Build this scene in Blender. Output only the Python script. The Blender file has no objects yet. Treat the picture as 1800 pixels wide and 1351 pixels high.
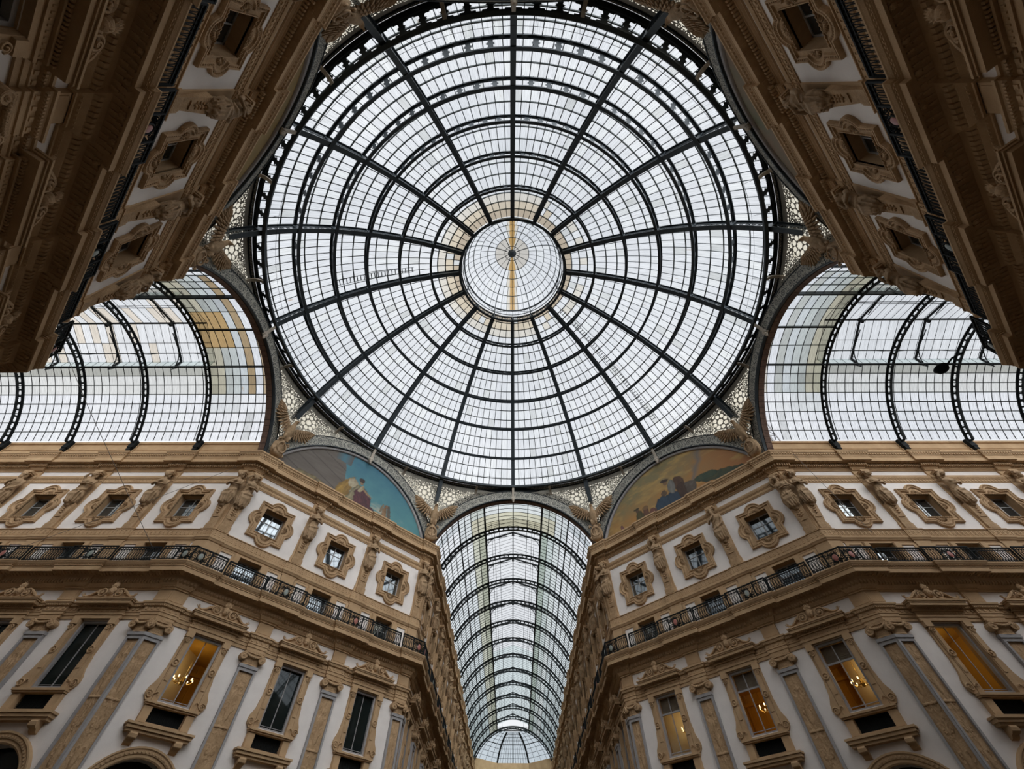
import bpy, math, random
from math import sin, cos, pi, sqrt, atan2, radians, hypot
from mathutils import Vector, Matrix
random.seed(7)
SC = bpy.context.scene
COL = SC.collection

# ------------------------------------------------------------------ camera
# origin = eye height of the photographer above the middle of the octagon; floor is at z = -1.6
cam_d = bpy.data.cameras.new('camera')
cam = bpy.data.objects.new('camera', cam_d); COL.objects.link(cam)
SC.camera = cam
F_PX, PITCH, YAW, ROLL = 740.471, radians(55.62), radians(-1.158), radians(0.749)
cam_d.sensor_fit = 'HORIZONTAL'; cam_d.sensor_width = 36.0
cam_d.lens = F_PX / 1800.0 * 36.0
cam_d.shift_x = 11.317 / 1800.0
cam_d.shift_y = -15.454 / 1800.0
cam_d.clip_end = 1000
_cy, _sy = cos(YAW), sin(YAW)
_F = Vector((_sy*cos(PITCH), _cy*cos(PITCH), sin(PITCH)))
_R = Vector((_cy, -_sy, 0)); _U = _R.cross(_F)
_c, _s = cos(ROLL), sin(ROLL)
_R2 = _R*_c + _U*_s; _U2 = _U*_c - _R*_s
_m = Matrix(((_R2.x, _U2.x, -_F.x), (_R2.y, _U2.y, -_F.y), (_R2.z, _U2.z, -_F.z)))
cam.matrix_world = Matrix.Translation((-0.224, -14.049, 0.0)) @ _m.to_4x4()

# ------------------------------------------------------------------ world: overcast sky, brighter low in the south
W = bpy.data.worlds.new('overcast_sky'); SC.world = W; W.use_nodes = True
nt = W.node_tree; nt.nodes.clear()
wo = nt.nodes.new('ShaderNodeOutputWorld'); bg = nt.nodes.new('ShaderNodeBackground')
tc = nt.nodes.new('ShaderNodeTexCoord'); dp = nt.nodes.new('ShaderNodeVectorMath'); dp.operation = 'DOT_PRODUCT'
dp.inputs[1].default_value = Vector((0.35, -0.86, 0.37)).normalized()
mr = nt.nodes.new('ShaderNodeMapRange'); mr.inputs['From Min'].default_value = 0.52; mr.inputs['From Max'].default_value = 1.0
mr.inputs['To Min'].default_value = 1.0; mr.inputs['To Max'].default_value = 7.6; mr.interpolation_type = 'SMOOTHSTEP'
nz = nt.nodes.new('ShaderNodeTexNoise'); nz.inputs['Scale'].default_value = 2.2; nz.inputs['Detail'].default_value = 5
cr = nt.nodes.new('ShaderNodeValToRGB')
cr.color_ramp.elements[0].position = 0.3; cr.color_ramp.elements[0].color = (0.70, 0.73, 0.765, 1)
cr.color_ramp.elements[1].position = 0.7; cr.color_ramp.elements[1].color = (0.93, 0.94, 0.955, 1)
nt.links.new(tc.outputs['Generated'], dp.inputs[0]); nt.links.new(dp.outputs['Value'], mr.inputs['Value'])
nt.links.new(tc.outputs['Generated'], nz.inputs['Vector']); nt.links.new(nz.outputs['Fac'], cr.inputs['Fac'])
nt.links.new(cr.outputs['Color'], bg.inputs['Color']); nt.links.new(mr.outputs['Result'], bg.inputs['Strength'])
nt.links.new(bg.outputs[0], wo.inputs[0])
SC.view_settings.view_transform = 'Standard'; SC.view_settings.look = 'None'
SC.view_settings.exposure = 0.18; SC.view_settings.gamma = 1.0
SC.view_settings.use_curve_mapping = False
SC.cycles.max_bounces = 7; SC.cycles.diffuse_bounces = 4; SC.cycles.glossy_bounces = 3
SC.cycles.transparent_max_bounces = 12; SC.cycles.caustics_reflective = False; SC.cycles.caustics_refractive = False
SC.cycles.sample_clamp_indirect = 4.0

# ------------------------------------------------------------------ main dimensions (metres)
AW, BW = 6.95, 17.37          # half width of an arm; distance of the arm mouth from the centre
DC = 17.2                     # distance of a diagonal wall from the centre
ZF = -1.6                     # floor
VZ, VR = 19.05, 7.47          # arm vault: centre height and radius
BAYL = 4.7
S2 = sqrt(2)

# ------------------------------------------------------------------ materials
def mat(name):
    m = bpy.data.materials.new(name); m.use_nodes = True; m.node_tree.nodes.clear(); return m
class N:
    """tiny helper to write node maths as python expressions"""
    def __init__(s, nt): s.nt = nt
    def node(s, t, **k):
        n = s.nt.nodes.new(t)
        for a, b in k.items(): setattr(n, a, b)
        return n
    def _in(s, sock, v):
        if isinstance(v, E_): s.nt.links.new(v.o, sock)
        elif hasattr(v, 'is_linked'): s.nt.links.new(v, sock)
        else: sock.default_value = v
    def m(s, op, a, b=None, c=None):
        n = s.node('ShaderNodeMath', operation=op); s._in(n.inputs[0], a)
        if b is not None: s._in(n.inputs[1], b)
        if c is not None: s._in(n.inputs[2], c)
        return E_(s, n.outputs[0])
    def link(s, a, b): s.nt.links.new(a.o if isinstance(a, E_) else a, b)
    def uv(s):
        t = s.node('ShaderNodeTexCoord'); x = s.node('ShaderNodeSeparateXYZ'); s.link(t.outputs['UV'], x.inputs[0])
        return E_(s, x.outputs[0]), E_(s, x.outputs[1])
    def mix(s, f, a, b):
        n = s.node('ShaderNodeMix', data_type='RGBA'); s._in(n.inputs[0], f); s._in(n.inputs[6], a); s._in(n.inputs[7], b)
        return n.outputs[2]
class E_:
    def __init__(s, n, o): s.n = n; s.o = o
    def __add__(s, b): return s.n.m('ADD', s, b)
    def __sub__(s, b): return s.n.m('SUBTRACT', s, b)
    def __rsub__(s, b): return s.n.m('SUBTRACT', b, s)
    def __mul__(s, b): return s.n.m('MULTIPLY', s, b)
    def __truediv__(s, b): return s.n.m('DIVIDE', s, b)
    def lt(s, b): return s.n.m('LESS_THAN', s, b)
    def gt(s, b): return s.n.m('GREATER_THAN', s, b)
    def mx(s, b): return s.n.m('MAXIMUM', s, b)
    def mn(s, b): return s.n.m('MINIMUM', s, b)
    def frac(s): return s.n.m('FRACT', s)
    def ab(s): return s.n.m('ABSOLUTE', s)
    def sn(s): return s.n.m('SINE', s)
    def hyp(s, b): return s.n.m('SQRT', s*s + b*b)
    def at2(s, b): return s.n.m('ARCTAN2', s, b)

def surface(name, c1, c2, scale=1.2, rough=0.85, bump=0.0, bscale=30, vor=0.0, vscale=6, metal=0.0, spec=0.3):
    m = mat(name); n = N(m.node_tree)
    out = n.node('ShaderNodeOutputMaterial'); p = n.node('ShaderNodeBsdfPrincipled')
    tcx = n.node('ShaderNodeTexCoord')
    a = n.node('ShaderNodeTexNoise'); a.inputs['Scale'].default_value = scale; a.inputs['Detail'].default_value = 6; a.inputs['Roughness'].default_value = 0.65
    n.link(tcx.outputs['Object'], a.inputs['Vector'])
    r = n.node('ShaderNodeValToRGB'); r.color_ramp.elements[0].position = .32; r.color_ramp.elements[1].position = .68
    r.color_ramp.elements[0].color = (*c1, 1); r.color_ramp.elements[1].color = (*c2, 1)
    n.link(a.outputs['Fac'], r.inputs['Fac']); n.link(r.outputs['Color'], p.inputs['Base Color'])
    p.inputs['Roughness'].default_value = rough; p.inputs['Metallic'].default_value = metal
    p.inputs['Specular IOR Level'].default_value = spec
    if bump or vor:
        h = n.node('ShaderNodeTexNoise'); h.inputs['Scale'].default_value = bscale; h.inputs['Detail'].default_value = 4
        n.link(tcx.outputs['Object'], h.inputs['Vector'])
        hh = E_(n, h.outputs['Fac'])*bump
        if vor:
            v = n.node('ShaderNodeTexVoronoi', feature='SMOOTH_F1'); v.inputs['Scale'].default_value = vscale
            n.link(tcx.outputs['Object'], v.inputs['Vector'])
            hh = hh + E_(n, v.outputs['Distance'])*vor
        b = n.node('ShaderNodeBump'); b.inputs['Distance'].default_value = 0.05; b.inputs['Strength'].default_value = 1.0
        n.link(hh, b.inputs['Height']); n.link(b.outputs[0], p.inputs['Normal'])
    n.link(p.outputs[0], out.inputs[0]); return m

M = {}
M['plaster'] = surface('pale_plaster', (.70, .645, .60), (.80, .745, .695), 0.8, .9, .05, 40)
M['stone'] = surface('ochre_stone', (.38, .245, .13), (.51, .345, .195), 0.9, .85, .14, 35)
M['stone2'] = surface('carved_ochre_stone', (.32, .205, .108), (.50, .335, .19), 2.2, .85, .22, 30, .25, 16)
M['statue'] = surface('sculpted_stone', (.22, .145, .075), (.41, .275, .16), 2.5, .8, .22, 24)
M['greystone'] = surface('grey_marble', (.27, .26, .26), (.36, .34, .33), 3, .6, .1, 20)
M['iron'] = surface('blue_grey_painted_iron', (.022, .030, .036), (.036, .046, .052), 2, .55, .05, 30, spec=.35)
M['iron_blk'] = surface('black_cast_iron', (.007, .009, .010), (.014, .016, .016), 3, .7, .1, 40, spec=.12)
M['lap'] = surface('greenish_lap_strip', (.05, .06, .06), (.08, .095, .09), 2, .6)
M['brick'] = surface('brown_brick', (.10, .06, .045), (.17, .105, .075), 4, .8, .5, 12)
M['blind'] = surface('taupe_blind', (.24, .185, .165), (.32, .25, .225), 3, .8)
M['pale_stone'] = surface('pale_bracket_stone', (.36, .31, .25), (.46, .41, .34), 3, .8)
M['wood'] = surface('painted_window_frame', (.30, .30, .29), (.40, .39, .38), 3, .5)
M['dark'] = surface('dark_room', (.010, .011, .011), (.016, .017, .016), 1, .9)
M['ochre_room'] = surface('yellow_room_wall', (.55, .33, .07), (.65, .40, .10), 1, .8)
M['gold'] = surface('gilded_metal', (.6, .42, .16), (.75, .55, .22), 4, .3, metal=.8)
M['red'] = surface('red_enamel', (.30, .10, .085), (.36, .14, .11), 3, .4)
M['palew'] = surface('pale_enamel', (.20, .23, .21), (.28, .31, .28), 3, .4)
M['cable'] = surface('steel_cable', (.12, .11, .10), (.17, .15, .13), 3, .5)
M['floor'] = surface('mosaic_floor', (.07, .055, .04), (.11, .09, .065), 0.4, .5, .1, 12)
M['cream'] = surface('cream_building_wall', (.62, .55, .38), (.70, .62, .45), 1, .8)
M['curtain'] = surface('white_curtain', (.55, .56, .56), (.68, .68, .67), 5, .9)

def glass_dark(name, col, fac, rough=.03):
    m = mat(name); n = N(m.node_tree); o = n.node('ShaderNodeOutputMaterial')
    d = n.node('ShaderNodeBsdfDiffuse'); d.inputs['Color'].default_value = (*col, 1)
    g = n.node('ShaderNodeBsdfGlossy'); g.inputs['Roughness'].default_value = rough; g.inputs['Color'].default_value = (.85, .92, .95, 1)
    lw = n.node('ShaderNodeLayerWeight'); lw.inputs['Blend'].default_value = fac
    mx = n.node('ShaderNodeMixShader'); n.link(lw.outputs['Fresnel'], mx.inputs[0]); n.link(d.outputs[0], mx.inputs[1]); n.link(g.outputs[0], mx.inputs[2])
    n.link(mx.outputs[0], o.inputs[0]); return m
M['pane_dark'] = glass_dark('dark_window_pane', (.010, .014, .013), .26)
M['pane_refl'] = glass_dark('reflecting_window_pane', (.02, .025, .028), .62)
def glass_clear(name):
    m = mat(name); n = N(m.node_tree); o = n.node('ShaderNodeOutputMaterial')
    d = n.node('ShaderNodeBsdfTransparent'); d.inputs['Color'].default_value = (.85, .85, .8, 1)
    g = n.node('ShaderNodeBsdfGlossy'); g.inputs['Roughness'].default_value = .02
    lw = n.node('ShaderNodeLayerWeight'); lw.inputs['Blend'].default_value = .08
    mx = n.node('ShaderNodeMixShader'); n.link(lw.outputs['Fresnel'], mx.inputs[0]); n.link(d.outputs[0], mx.inputs[1]); n.link(g.outputs[0], mx.inputs[2])
    n.link(mx.outputs[0], o.inputs[0]); return m
M['pane_clear'] = glass_clear('clear_window_pane')

def roof_glass():
    """wired roof glass: tint attribute per pane, streaks of dirt along the fall of the pane, rust stains"""
    m = mat('wired_roof_glass'); n = N(m.node_tree); o = n.node('ShaderNodeOutputMaterial')
    at = n.node('ShaderNodeAttribute', attribute_name='tint')
    u, v = n.uv()
    cmb = n.node('ShaderNodeCombineXYZ'); n.link(u*9.0, cmb.inputs[0]); n.link(v*0.9, cmb.inputs[1])
    st = n.node('ShaderNodeTexNoise'); st.inputs['Scale'].default_value = 1.0; st.inputs['Detail'].default_value = 5
    n.link(cmb.outputs[0], st.inputs['Vector'])
    k = E_(n, st.outputs['Fac'])
    g = n.m('MULTIPLY_ADD', k, 0.62, 0.66)
    vm = n.node('ShaderNodeVectorMath', operation='SCALE'); n.link(at.outputs['Color'], vm.inputs[0]); n.link(g, vm.inputs['Scale'])
    c2 = n.node('ShaderNodeCombineXYZ'); n.link(u*2.2, c2.inputs[0]); n.link(v*.55, c2.inputs[1])
    rs = n.node('ShaderNodeTexNoise'); rs.inputs['Scale'].default_value = 1.0; rs.inputs['Detail'].default_value = 4
    n.link(c2.outputs[0], rs.inputs['Vector'])
    rf = (E_(n, rs.outputs['Fac'])-.69)*7.0
    rf = rf.mx(0.0).mn(.7)
    colr = n.mix(rf, vm.outputs[0], (.50, .30, .13, 1))
    t = n.node('ShaderNodeBsdfTransparent'); n.link(colr, t.inputs['Color'])
    d = n.node('ShaderNodeBsdfDiffuse'); d.inputs['Color'].default_value = (.55, .57, .58, 1)
    mx = n.node('ShaderNodeMixShader'); mx.inputs[0].default_value = .10
    n.link(t.outputs[0], mx.inputs[1]); n.link(d.outputs[0], mx.inputs[2]); n.link(mx.outputs[0], o.inputs[0]); return m
M['glass'] = roof_glass()

def painted():
    m = mat('fresco_paint'); n = N(m.node_tree); o = n.node('ShaderNodeOutputMaterial'); p = n.node('ShaderNodeBsdfPrincipled')
    at = n.node('ShaderNodeAttribute', attribute_name='tint'); p.inputs['Roughness'].default_value = .7
    n.link(at.outputs['Color'], p.inputs['Base Color']); n.link(p.outputs[0], o.inputs[0]); return m
M['paint'] = painted()

def arch_band():
    """rosette medallions on a lacework ground; u counts medallions, v runs 0..1 across the band"""
    m = mat('rosette_arch_band'); n = N(m.node_tree); o = n.node('ShaderNodeOutputMaterial'); p = n.node('ShaderNodeBsdfPrincipled')
    u, v = n.uv()
    x = (u.frac()-.5)*1.15; y = v-.5
    r = x.hyp(y); a = y.at2(x)
    petals = (a*8.0).sn()*.045 + .16
    ros = r.lt(petals)
    core = r.lt(.06)
    ring = (r-.30).ab().lt(.030)
    ring2 = (r-.235).ab().lt(.016)
    vo = n.node('ShaderNodeTexVoronoi', feature='DISTANCE_TO_EDGE'); vo.inputs['Scale'].default_value = 7.0
    cb = n.node('ShaderNodeCombineXYZ'); n.link(u*1.1, cb.inputs[0]); n.link(v*.95, cb.inputs[1]); n.link(cb.outputs[0], vo.inputs['Vector'])
    lace = E_(n, vo.outputs['Distance']).lt(.125)*r.gt(.33)
    edge = (y.ab()).gt(.445)
    f = (ros*0.75).mx(ring).mx(ring2*0.8).mx(lace).mx(edge)
    f = f*(core*-1.0+1.0)
    col = n.mix(f, (.030, .034, .034, 1), (.36, .345, .29, 1))
    n.link(col, p.inputs['Base Color']); p.inputs['Roughness'].default_value = .7
    n.link(p.outputs[0], o.inputs[0]); return m
M['band'] = arch_band()

def scroll_band():
    m = mat('running_scroll_band'); n = N(m.node_tree); o = n.node('ShaderNodeOutputMaterial'); p = n.node('ShaderNodeBsdfPrincipled')
    u, v = n.uv()
    x = u.frac()-.5; y = (v-.52)*.95
    r = x.hyp(y); a = y.at2(x)
    sp = ((a + r*24.0)).sn().gt(.05)*r.lt(.40)
    ring = (r-.42).ab().lt(.05)
    edge = v.lt(.10).mx(v.gt(.95))
    tail = ((y+.38).ab()).lt(.05)
    f = sp.mx(ring).mx(edge).mx(tail)
    col = n.mix(f, (.10, .105, .10, 1), (.62, .60, .54, 1))
    n.link(col, p.inputs['Base Color']); p.inputs['Roughness'].default_value = .7
    n.link(p.outputs[0], o.inputs[0]); return m
M['scroll'] = scroll_band()

def pierced():
    """pierced stone screen: a rosette of round openings in each half, fine tracery holes around it (uv in metres)"""
    m = mat('pierced_stone_screen'); n = N(m.node_tree); o = n.node('ShaderNodeOutputMaterial'); p = n.node('ShaderNodeBsdfPrincipled')
    u, v = n.uv()
    u = u.ab()
    cx, cy = 1.20, 25.83
    x = u-cx; y = v-cy
    r = x.hyp(y); a = y.at2(x)
    k = n.m('ROUND', a*(8/(2*pi)))*(2*pi/8)
    da = a-k
    lx = n.m('MULTIPLY', r, n.m('COSINE', da)); ly = r*da.sn()
    hole = (lx-.50).hyp(ly).lt(.165)
    star = r.lt((a*8.0).sn()*.02 + .23)
    hole2 = (lx-.74).hyp((ly.ab()-.29)).lt(.075)
    big = hole.mx(star).mx(hole2)
    vo = n.node('ShaderNodeTexVoronoi', feature='DISTANCE_TO_EDGE'); vo.inputs['Scale'].default_value = 6.0
    cb = n.node('ShaderNodeCombineXYZ'); n.link(u, cb.inputs[0]); n.link(v, cb.inputs[1]); n.link(cb.outputs[0], vo.inputs['Vector'])
    fine = E_(n, vo.outputs['Distance']).gt(.17)*r.gt(.70)*v.lt(26.9)
    small = E_(n, vo.outputs['Distance']).gt(.33)*r.lt(.70)
    f = big.mx(fine).mx(small)
    nn = n.node('ShaderNodeTexNoise'); nn.inputs['Scale'].default_value = 9; n.link(cb.outputs[0], nn.inputs['Vector'])
    cs = n.mix(E_(n, nn.outputs['Fac']), (.24, .225, .18, 1), (.40, .37, .31, 1))
    n.link(cs, p.inputs['Base Color']); p.inputs['Roughness'].default_value = .8
    n2 = n.node('ShaderNodeTexVoronoi'); n2.inputs['Scale'].default_value = 3.2; n.link(cb.outputs[0], n2.inputs['Vector'])
    tcol = n.mix(E_(n, n2.outputs['Color']), (.66, .60, .48, 1), (.90, .84, .70, 1))
    t = n.node('ShaderNodeBsdfTransparent'); n.link(tcol, t.inputs['Color'])
    mx = n.node('ShaderNodeMixShader'); n.link(f, mx.inputs[0]); n.link(p.outputs[0], mx.inputs[1]); n.link(t.outputs[0], mx.inputs[2])
    n.link(mx.outputs[0], o.inputs[0]); return m
M['pierced'] = pierced()

def emit(name, c, s):
    m = mat(name); n = N(m.node_tree); o = n.node('ShaderNodeOutputMaterial'); e = n.node('ShaderNodeEmission')
    e.inputs['Color'].default_value = (*c, 1); e.inputs['Strength'].default_value = s; n.link(e.outputs[0], o.inputs[0]); return m
M['bulb'] = emit('warm_lamp_glass', (1, .72, .35), 6)

# ------------------------------------------------------------------ mesh builder
class MB:
    def __init__(s): s.v = []; s.f = []; s.mi = []; s.uv = []; s.col = []; s.cm = 0
    def add(s, vs, fs, uvs=None, cols=None):
        o = len(s.v); s.v += vs
        for k, f in enumerate(fs):
            s.f.append([i+o for i in f]); s.mi.append(s.cm)
            s.uv.append(uvs[k] if uvs else None); s.col.append(cols[k] if cols else None)
    def box(s, x0, x1, y0, y1, z0, z1, tx=0, tz=0):
        """tx shrinks the front (y0) face in x, tz in z"""
        vs = [(x0+tx, y0, z0+tz), (x1-tx, y0, z0+tz), (x1-tx, y0, z1-tz), (x0+tx, y0, z1-tz), (x0, y1, z0), (x1, y1, z0), (x1, y1, z1), (x0, y1, z1)]
        s.add(vs, [(0, 1, 2, 3), (5, 4, 7, 6), (4, 0, 3, 7), (1, 5, 6, 2), (3, 2, 6, 7), (4, 5, 1, 0)])
    def ngon(s, pts, d):
        """prism: pts polygon, extruded by vector d"""
        n = len(pts); vs = [tuple(p) for p in pts]+[(p[0]+d[0], p[1]+d[1], p[2]+d[2]) for p in pts]
        fs = [tuple(range(n)), tuple(range(2*n-1, n-1, -1))]+[(i, i+n, (i+1) % n+n, (i+1) % n) for i in range(n)]
        s.add(vs, fs)
    def tube(s, pts, r, n=5, closed=False, flat=1.0, cap=True):
        """tube through points; r number or list"""
        P = [Vector(p) for p in pts]; m = len(P); R = r if isinstance(r, (list, tuple)) else [r]*m
        vs = []
        up = None
        for i in range(m):
            a = P[i-1] if (i > 0 or closed) else P[i]; b = P[(i+1) % m] if (i < m-1 or closed) else P[i]
            d = (b-a)
            if d.length < 1e-9: d = Vector((0, 0, 1))
            d.normalize()
            if up is None:
                up = Vector((0, 1, 0)) if abs(d.y) < .9 else Vector((1, 0, 0))
            x = d.cross(up)
            if x.length < 1e-6: x = d.orthogonal()
            x.normalize(); y = x.cross(d).normalized(); up = y
            for k in range(n):
                t = 2*pi*k/n
                vs.append(tuple(P[i]+x*(R[i]*cos(t))+y*(R[i]*flat*sin(t))))
        fs = []
        for i in range(m if closed else m-1):
            j = (i+1) % m
            for k in range(n):
                k2 = (k+1) % n; fs.append((i*n+k, i*n+k2, j*n+k2, j*n+k))
        if cap and not closed:
            fs.append(tuple(range(n-1, -1, -1))); fs.append(tuple((m-1)*n+k for k in range(n)))
        s.add(vs, fs)
    def bar(s, a, b, w, h, upv=(0, 0, 1)):
        """rectangular bar from a to b, width w (sideways), height h (along upv)"""
        a = Vector(a); b = Vector(b); d = (b-a).normalized(); u = Vector(upv); x = d.cross(u)
        if x.length < 1e-6: x = d.orthogonal()
        x.normalize(); u = x.cross(d).normalized()
        vs = []
        for p in (a, b):
            for sx, sz in ((-1, -1), (1, -1), (1, 1), (-1, 1)): vs.append(tuple(p+x*(sx*w/2)+u*(sz*h/2)))
        s.add(vs, [(0, 1, 2, 3), (7, 6, 5, 4), (0, 4, 5, 1), (1, 5, 6, 2), (2, 6, 7, 3), (3, 7, 4, 0)])
    def ell(s, c, r, nu=12, nv=8):
        vs = [(c[0], c[1], c[2]-r[2])]
        for j in range(1, nv):
            t = -pi/2+pi*j/nv
            for i in range(nu):
                a = 2*pi*i/nu; vs.append((c[0]+r[0]*cos(t)*cos(a), c[1]+r[1]*cos(t)*sin(a), c[2]+r[2]*sin(t)))
        vs.append((c[0], c[1], c[2]+r[2])); L = len(vs)-1
        fs = [(0, 1+(i+1) % nu, 1+i) for i in range(nu)]
        for j in range(nv-2):
            for i in range(nu):
                a = 1+j*nu; fs.append((a+i, a+(i+1) % nu, a+nu+(i+1) % nu, a+nu+i))
        a = 1+(nv-2)*nu; fs += [(a+i, a+(i+1) % nu, L) for i in range(nu)]
        s.add(vs, fs)
    def loft(s, rings, n=24, nf=12):
        """rings (cx, cy, cz, rx, ry, fold)"""
        vs = []
        for (cx, cy, cz, rx, ry, fo) in rings:
            for i in range(n):
                a = 2*pi*i/n; k = 1+fo*cos(nf*a+cz*3)
                vs.append((cx+rx*k*cos(a), cy+ry*k*sin(a), cz))
        fs = []
        for j in range(len(rings)-1):
            for i in range(n): fs.append((j*n+i, j*n+(i+1) % n, (j+1)*n+(i+1) % n, (j+1)*n+i))
        fs.append(tuple(range(n-1, -1, -1))); fs.append(tuple((len(rings)-1)*n+i for i in range(n)))
        s.add(vs, fs)
    def grid(s, fn, nu, nv, uvf=None, colf=None, wrap=False):
        vs = [fn(i/nu, j/nv) for j in range(nv+1) for i in range(nu+1)]
        fs, uvs, cols = [], [], []
        for j in range(nv):
            for i in range(nu):
                a = j*(nu+1)+i; fs.append((a, a+1, a+nu+2, a+nu+1))
                if uvf: uvs.append([uvf(i/nu, j/nv), uvf((i+1)/nu, j/nv), uvf((i+1)/nu, (j+1)/nv), uvf(i/nu, (j+1)/nv)])
                if colf: cols.append(colf(i, j))
        s.add(vs, fs, uvs or None, cols or None)
    def mesh(s, name, mats, smooth=False):
        me = bpy.data.meshes.new(name); me.from_pydata(s.v, [], s.f); me.validate(clean_customdata=False)
        for m in (mats if isinstance(mats, (list, tuple)) else [mats]): me.materials.append(m)
        if len(me.polygons) == len(s.f):
            me.polygons.foreach_set('material_index', s.mi)
            if any(u is not None for u in s.uv):
                ul = me.uv_layers.new(name='UVMap'); fl = []
                for f, u in zip(s.f, s.uv):
                    if u is None: fl += [0.0, 0.0]*len(f)
                    else:
                        for q in u: fl += [q[0], q[1]]
                ul.data.foreach_set('uv', fl)
            if any(c is not None for c in s.col):
                ca = me.color_attributes.new(name='tint', type='FLOAT_COLOR', domain='CORNER'); fl = []
                for f, c in zip(s.f, s.col):
                    c = c or (.8, .8, .8)
                    if isinstance(c[0], (tuple, list)):
                        for q in c: fl += [q[0], q[1], q[2], 1.0]
                    else: fl += [c[0], c[1], c[2], 1.0]*len(f)
                ca.data.foreach_set('color', fl)
        if smooth: me.polygons.foreach_set('use_smooth', [True]*len(me.polygons))
        me.update(); return me

def link(name, me, parent=None, loc=None, rot=None, mw=None):
    o = bpy.data.objects.new(name, me); COL.objects.link(o)
    if parent is not None: o.parent = parent
    if loc: o.location = loc
    if rot: o.rotation_euler = rot
    if mw is not None: o.matrix_world = mw
    return o
def tag(o, label, cat, group=None, kind=None):
    o['label'] = label; o['category'] = cat
    if group: o['group'] = group
    if kind: o['kind'] = kind
    return o
def empty(name, mw): return link(name, None, mw=mw)
def fix_normals(me):
    import bmesh
    b = bmesh.new(); b.from_mesh(me); bmesh.ops.recalc_face_normals(b, faces=b.faces); b.to_mesh(me); b.free(); return me
def remeshed(mb, name, m, vox):
    me = fix_normals(mb.mesh(name+'_raw', m)); o = link('tmp', me)
    md = o.modifiers.new('r', 'REMESH'); md.mode = 'VOXEL'; md.voxel_size = vox
    sm = o.modifiers.new('s', 'SMOOTH'); sm.iterations = 1; sm.factor = .25
    dg = bpy.context.evaluated_depsgraph_get(); r = bpy.data.meshes.new_from_object(o.evaluated_get(dg))
    bpy.data.objects.remove(o); bpy.data.meshes.remove(me)
    r.name = name; r.materials.clear(); r.materials.append(m)
    r.polygons.foreach_set('use_smooth', [True]*len(r.polygons)); return r

# a quadrant is described once in its own frame (front left) and turned by -90 degrees * q
def QM(q): return Matrix.Rotation(-pi/2*q, 4, 'Z')
def frameA(x): return Matrix.Translation((x, AW, 0))                                   # wall of the incoming arm
def frameD(s): return Matrix.Translation((-DC/S2+s/S2, DC/S2+s/S2, 0)) @ Matrix.Rotation(pi/4, 4, 'Z')
def frameB(y): return Matrix.Translation((-AW, y, 0)) @ Matrix.Rotation(pi/2, 4, 'Z')  # wall of the outgoing arm
CS = (BW-AW)/S2       # half length of a diagonal wall, 7.37

# ------------------------------------------------------------------ sweeps along the walls
def wall_path(La, Lb, hw, cw, dp, off=0.0):
    """plan line of a quadrant with break-outs of depth dp at every pilaster (half width hw, cw at the corners)"""
    pts = []
    segs = [((-La, AW), (-BW, AW)), ((-BW, AW), (-AW, BW)), ((-AW, BW), (-AW, Lb))]
    t8 = math.tan(pi/8)
    for si, (a, b) in enumerate(segs):
        a = Vector(a); b = Vector(b); d = (b-a); L = d.length; d.normalize(); n = Vector((d.y, -d.x))
        iv = []
        if si == 1:
            iv = [(-9, cw), (L/2-2.36-hw, L/2-2.36+hw), (L/2+2.36-hw, L/2+2.36+hw), (L-cw, L+9)]
        else:
            k = 1; iv = [(-9, cw)]
            while .43+BAYL*k+hw < L: iv.append((.43+BAYL*k-hw, .43+BAYL*k+hw)); k += 1
            if si == 0: iv = [(L-q, L-p) for p, q in iv][::-1]
        seq = []
        for p, q in iv:
            if p > 0: seq += [(p, 0), (p, dp)]
            else: seq += [(0, dp)]
            if q < L: seq += [(q, dp), (q, 0)]
            else: seq += [(L, dp)]
        if si == 0: seq = [(0, 0)]+seq
        if si == 2: seq = seq+[(L, 0)]
        for (t, o) in seq:
            p = a+d*t+n*(o+off)
            if (si > 0 and t == 0): continue
            if (si < 2 and t == L):      # mitred corner
                d2 = Vector((1, 1)).normalized() if si == 0 else Vector((0, 1)); n2 = Vector((d2.y, -d2.x))
                mm = (n+n2)/(1+n.dot(n2)); p = b+mm*(o+off)
            pts.append(p)
    return pts
def sweep(mb, path, prof, ustep=1.0):
    """prof: list of (projection, height) from bottom to top; interior lies on the right of the path"""
    m = len(path); ms = []
    for i in range(m):
        d1 = (path[i]-path[i-1]).normalized() if i else (path[1]-path[0]).normalized()
        d2 = (path[i+1]-path[i]).normalized() if i < m-1 else d1
        n1 = Vector((d1.y, -d1.x)); n2 = Vector((d2.y, -d2.x)); k = 1+n1.dot(n2)
        ms.append((n1+n2)/max(k, .3))
    vs = [(path[i].x+ms[i].x*p, path[i].y+ms[i].y*p, z) for i in range(m) for p, z in prof]
    K = len(prof); fs = []
    for i in range(m-1):
        for k in range(K-1): fs.append((i*K+k, (i+1)*K+k, (i+1)*K+k+1, i*K+k+1))
    mb.add(vs, fs)
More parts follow.
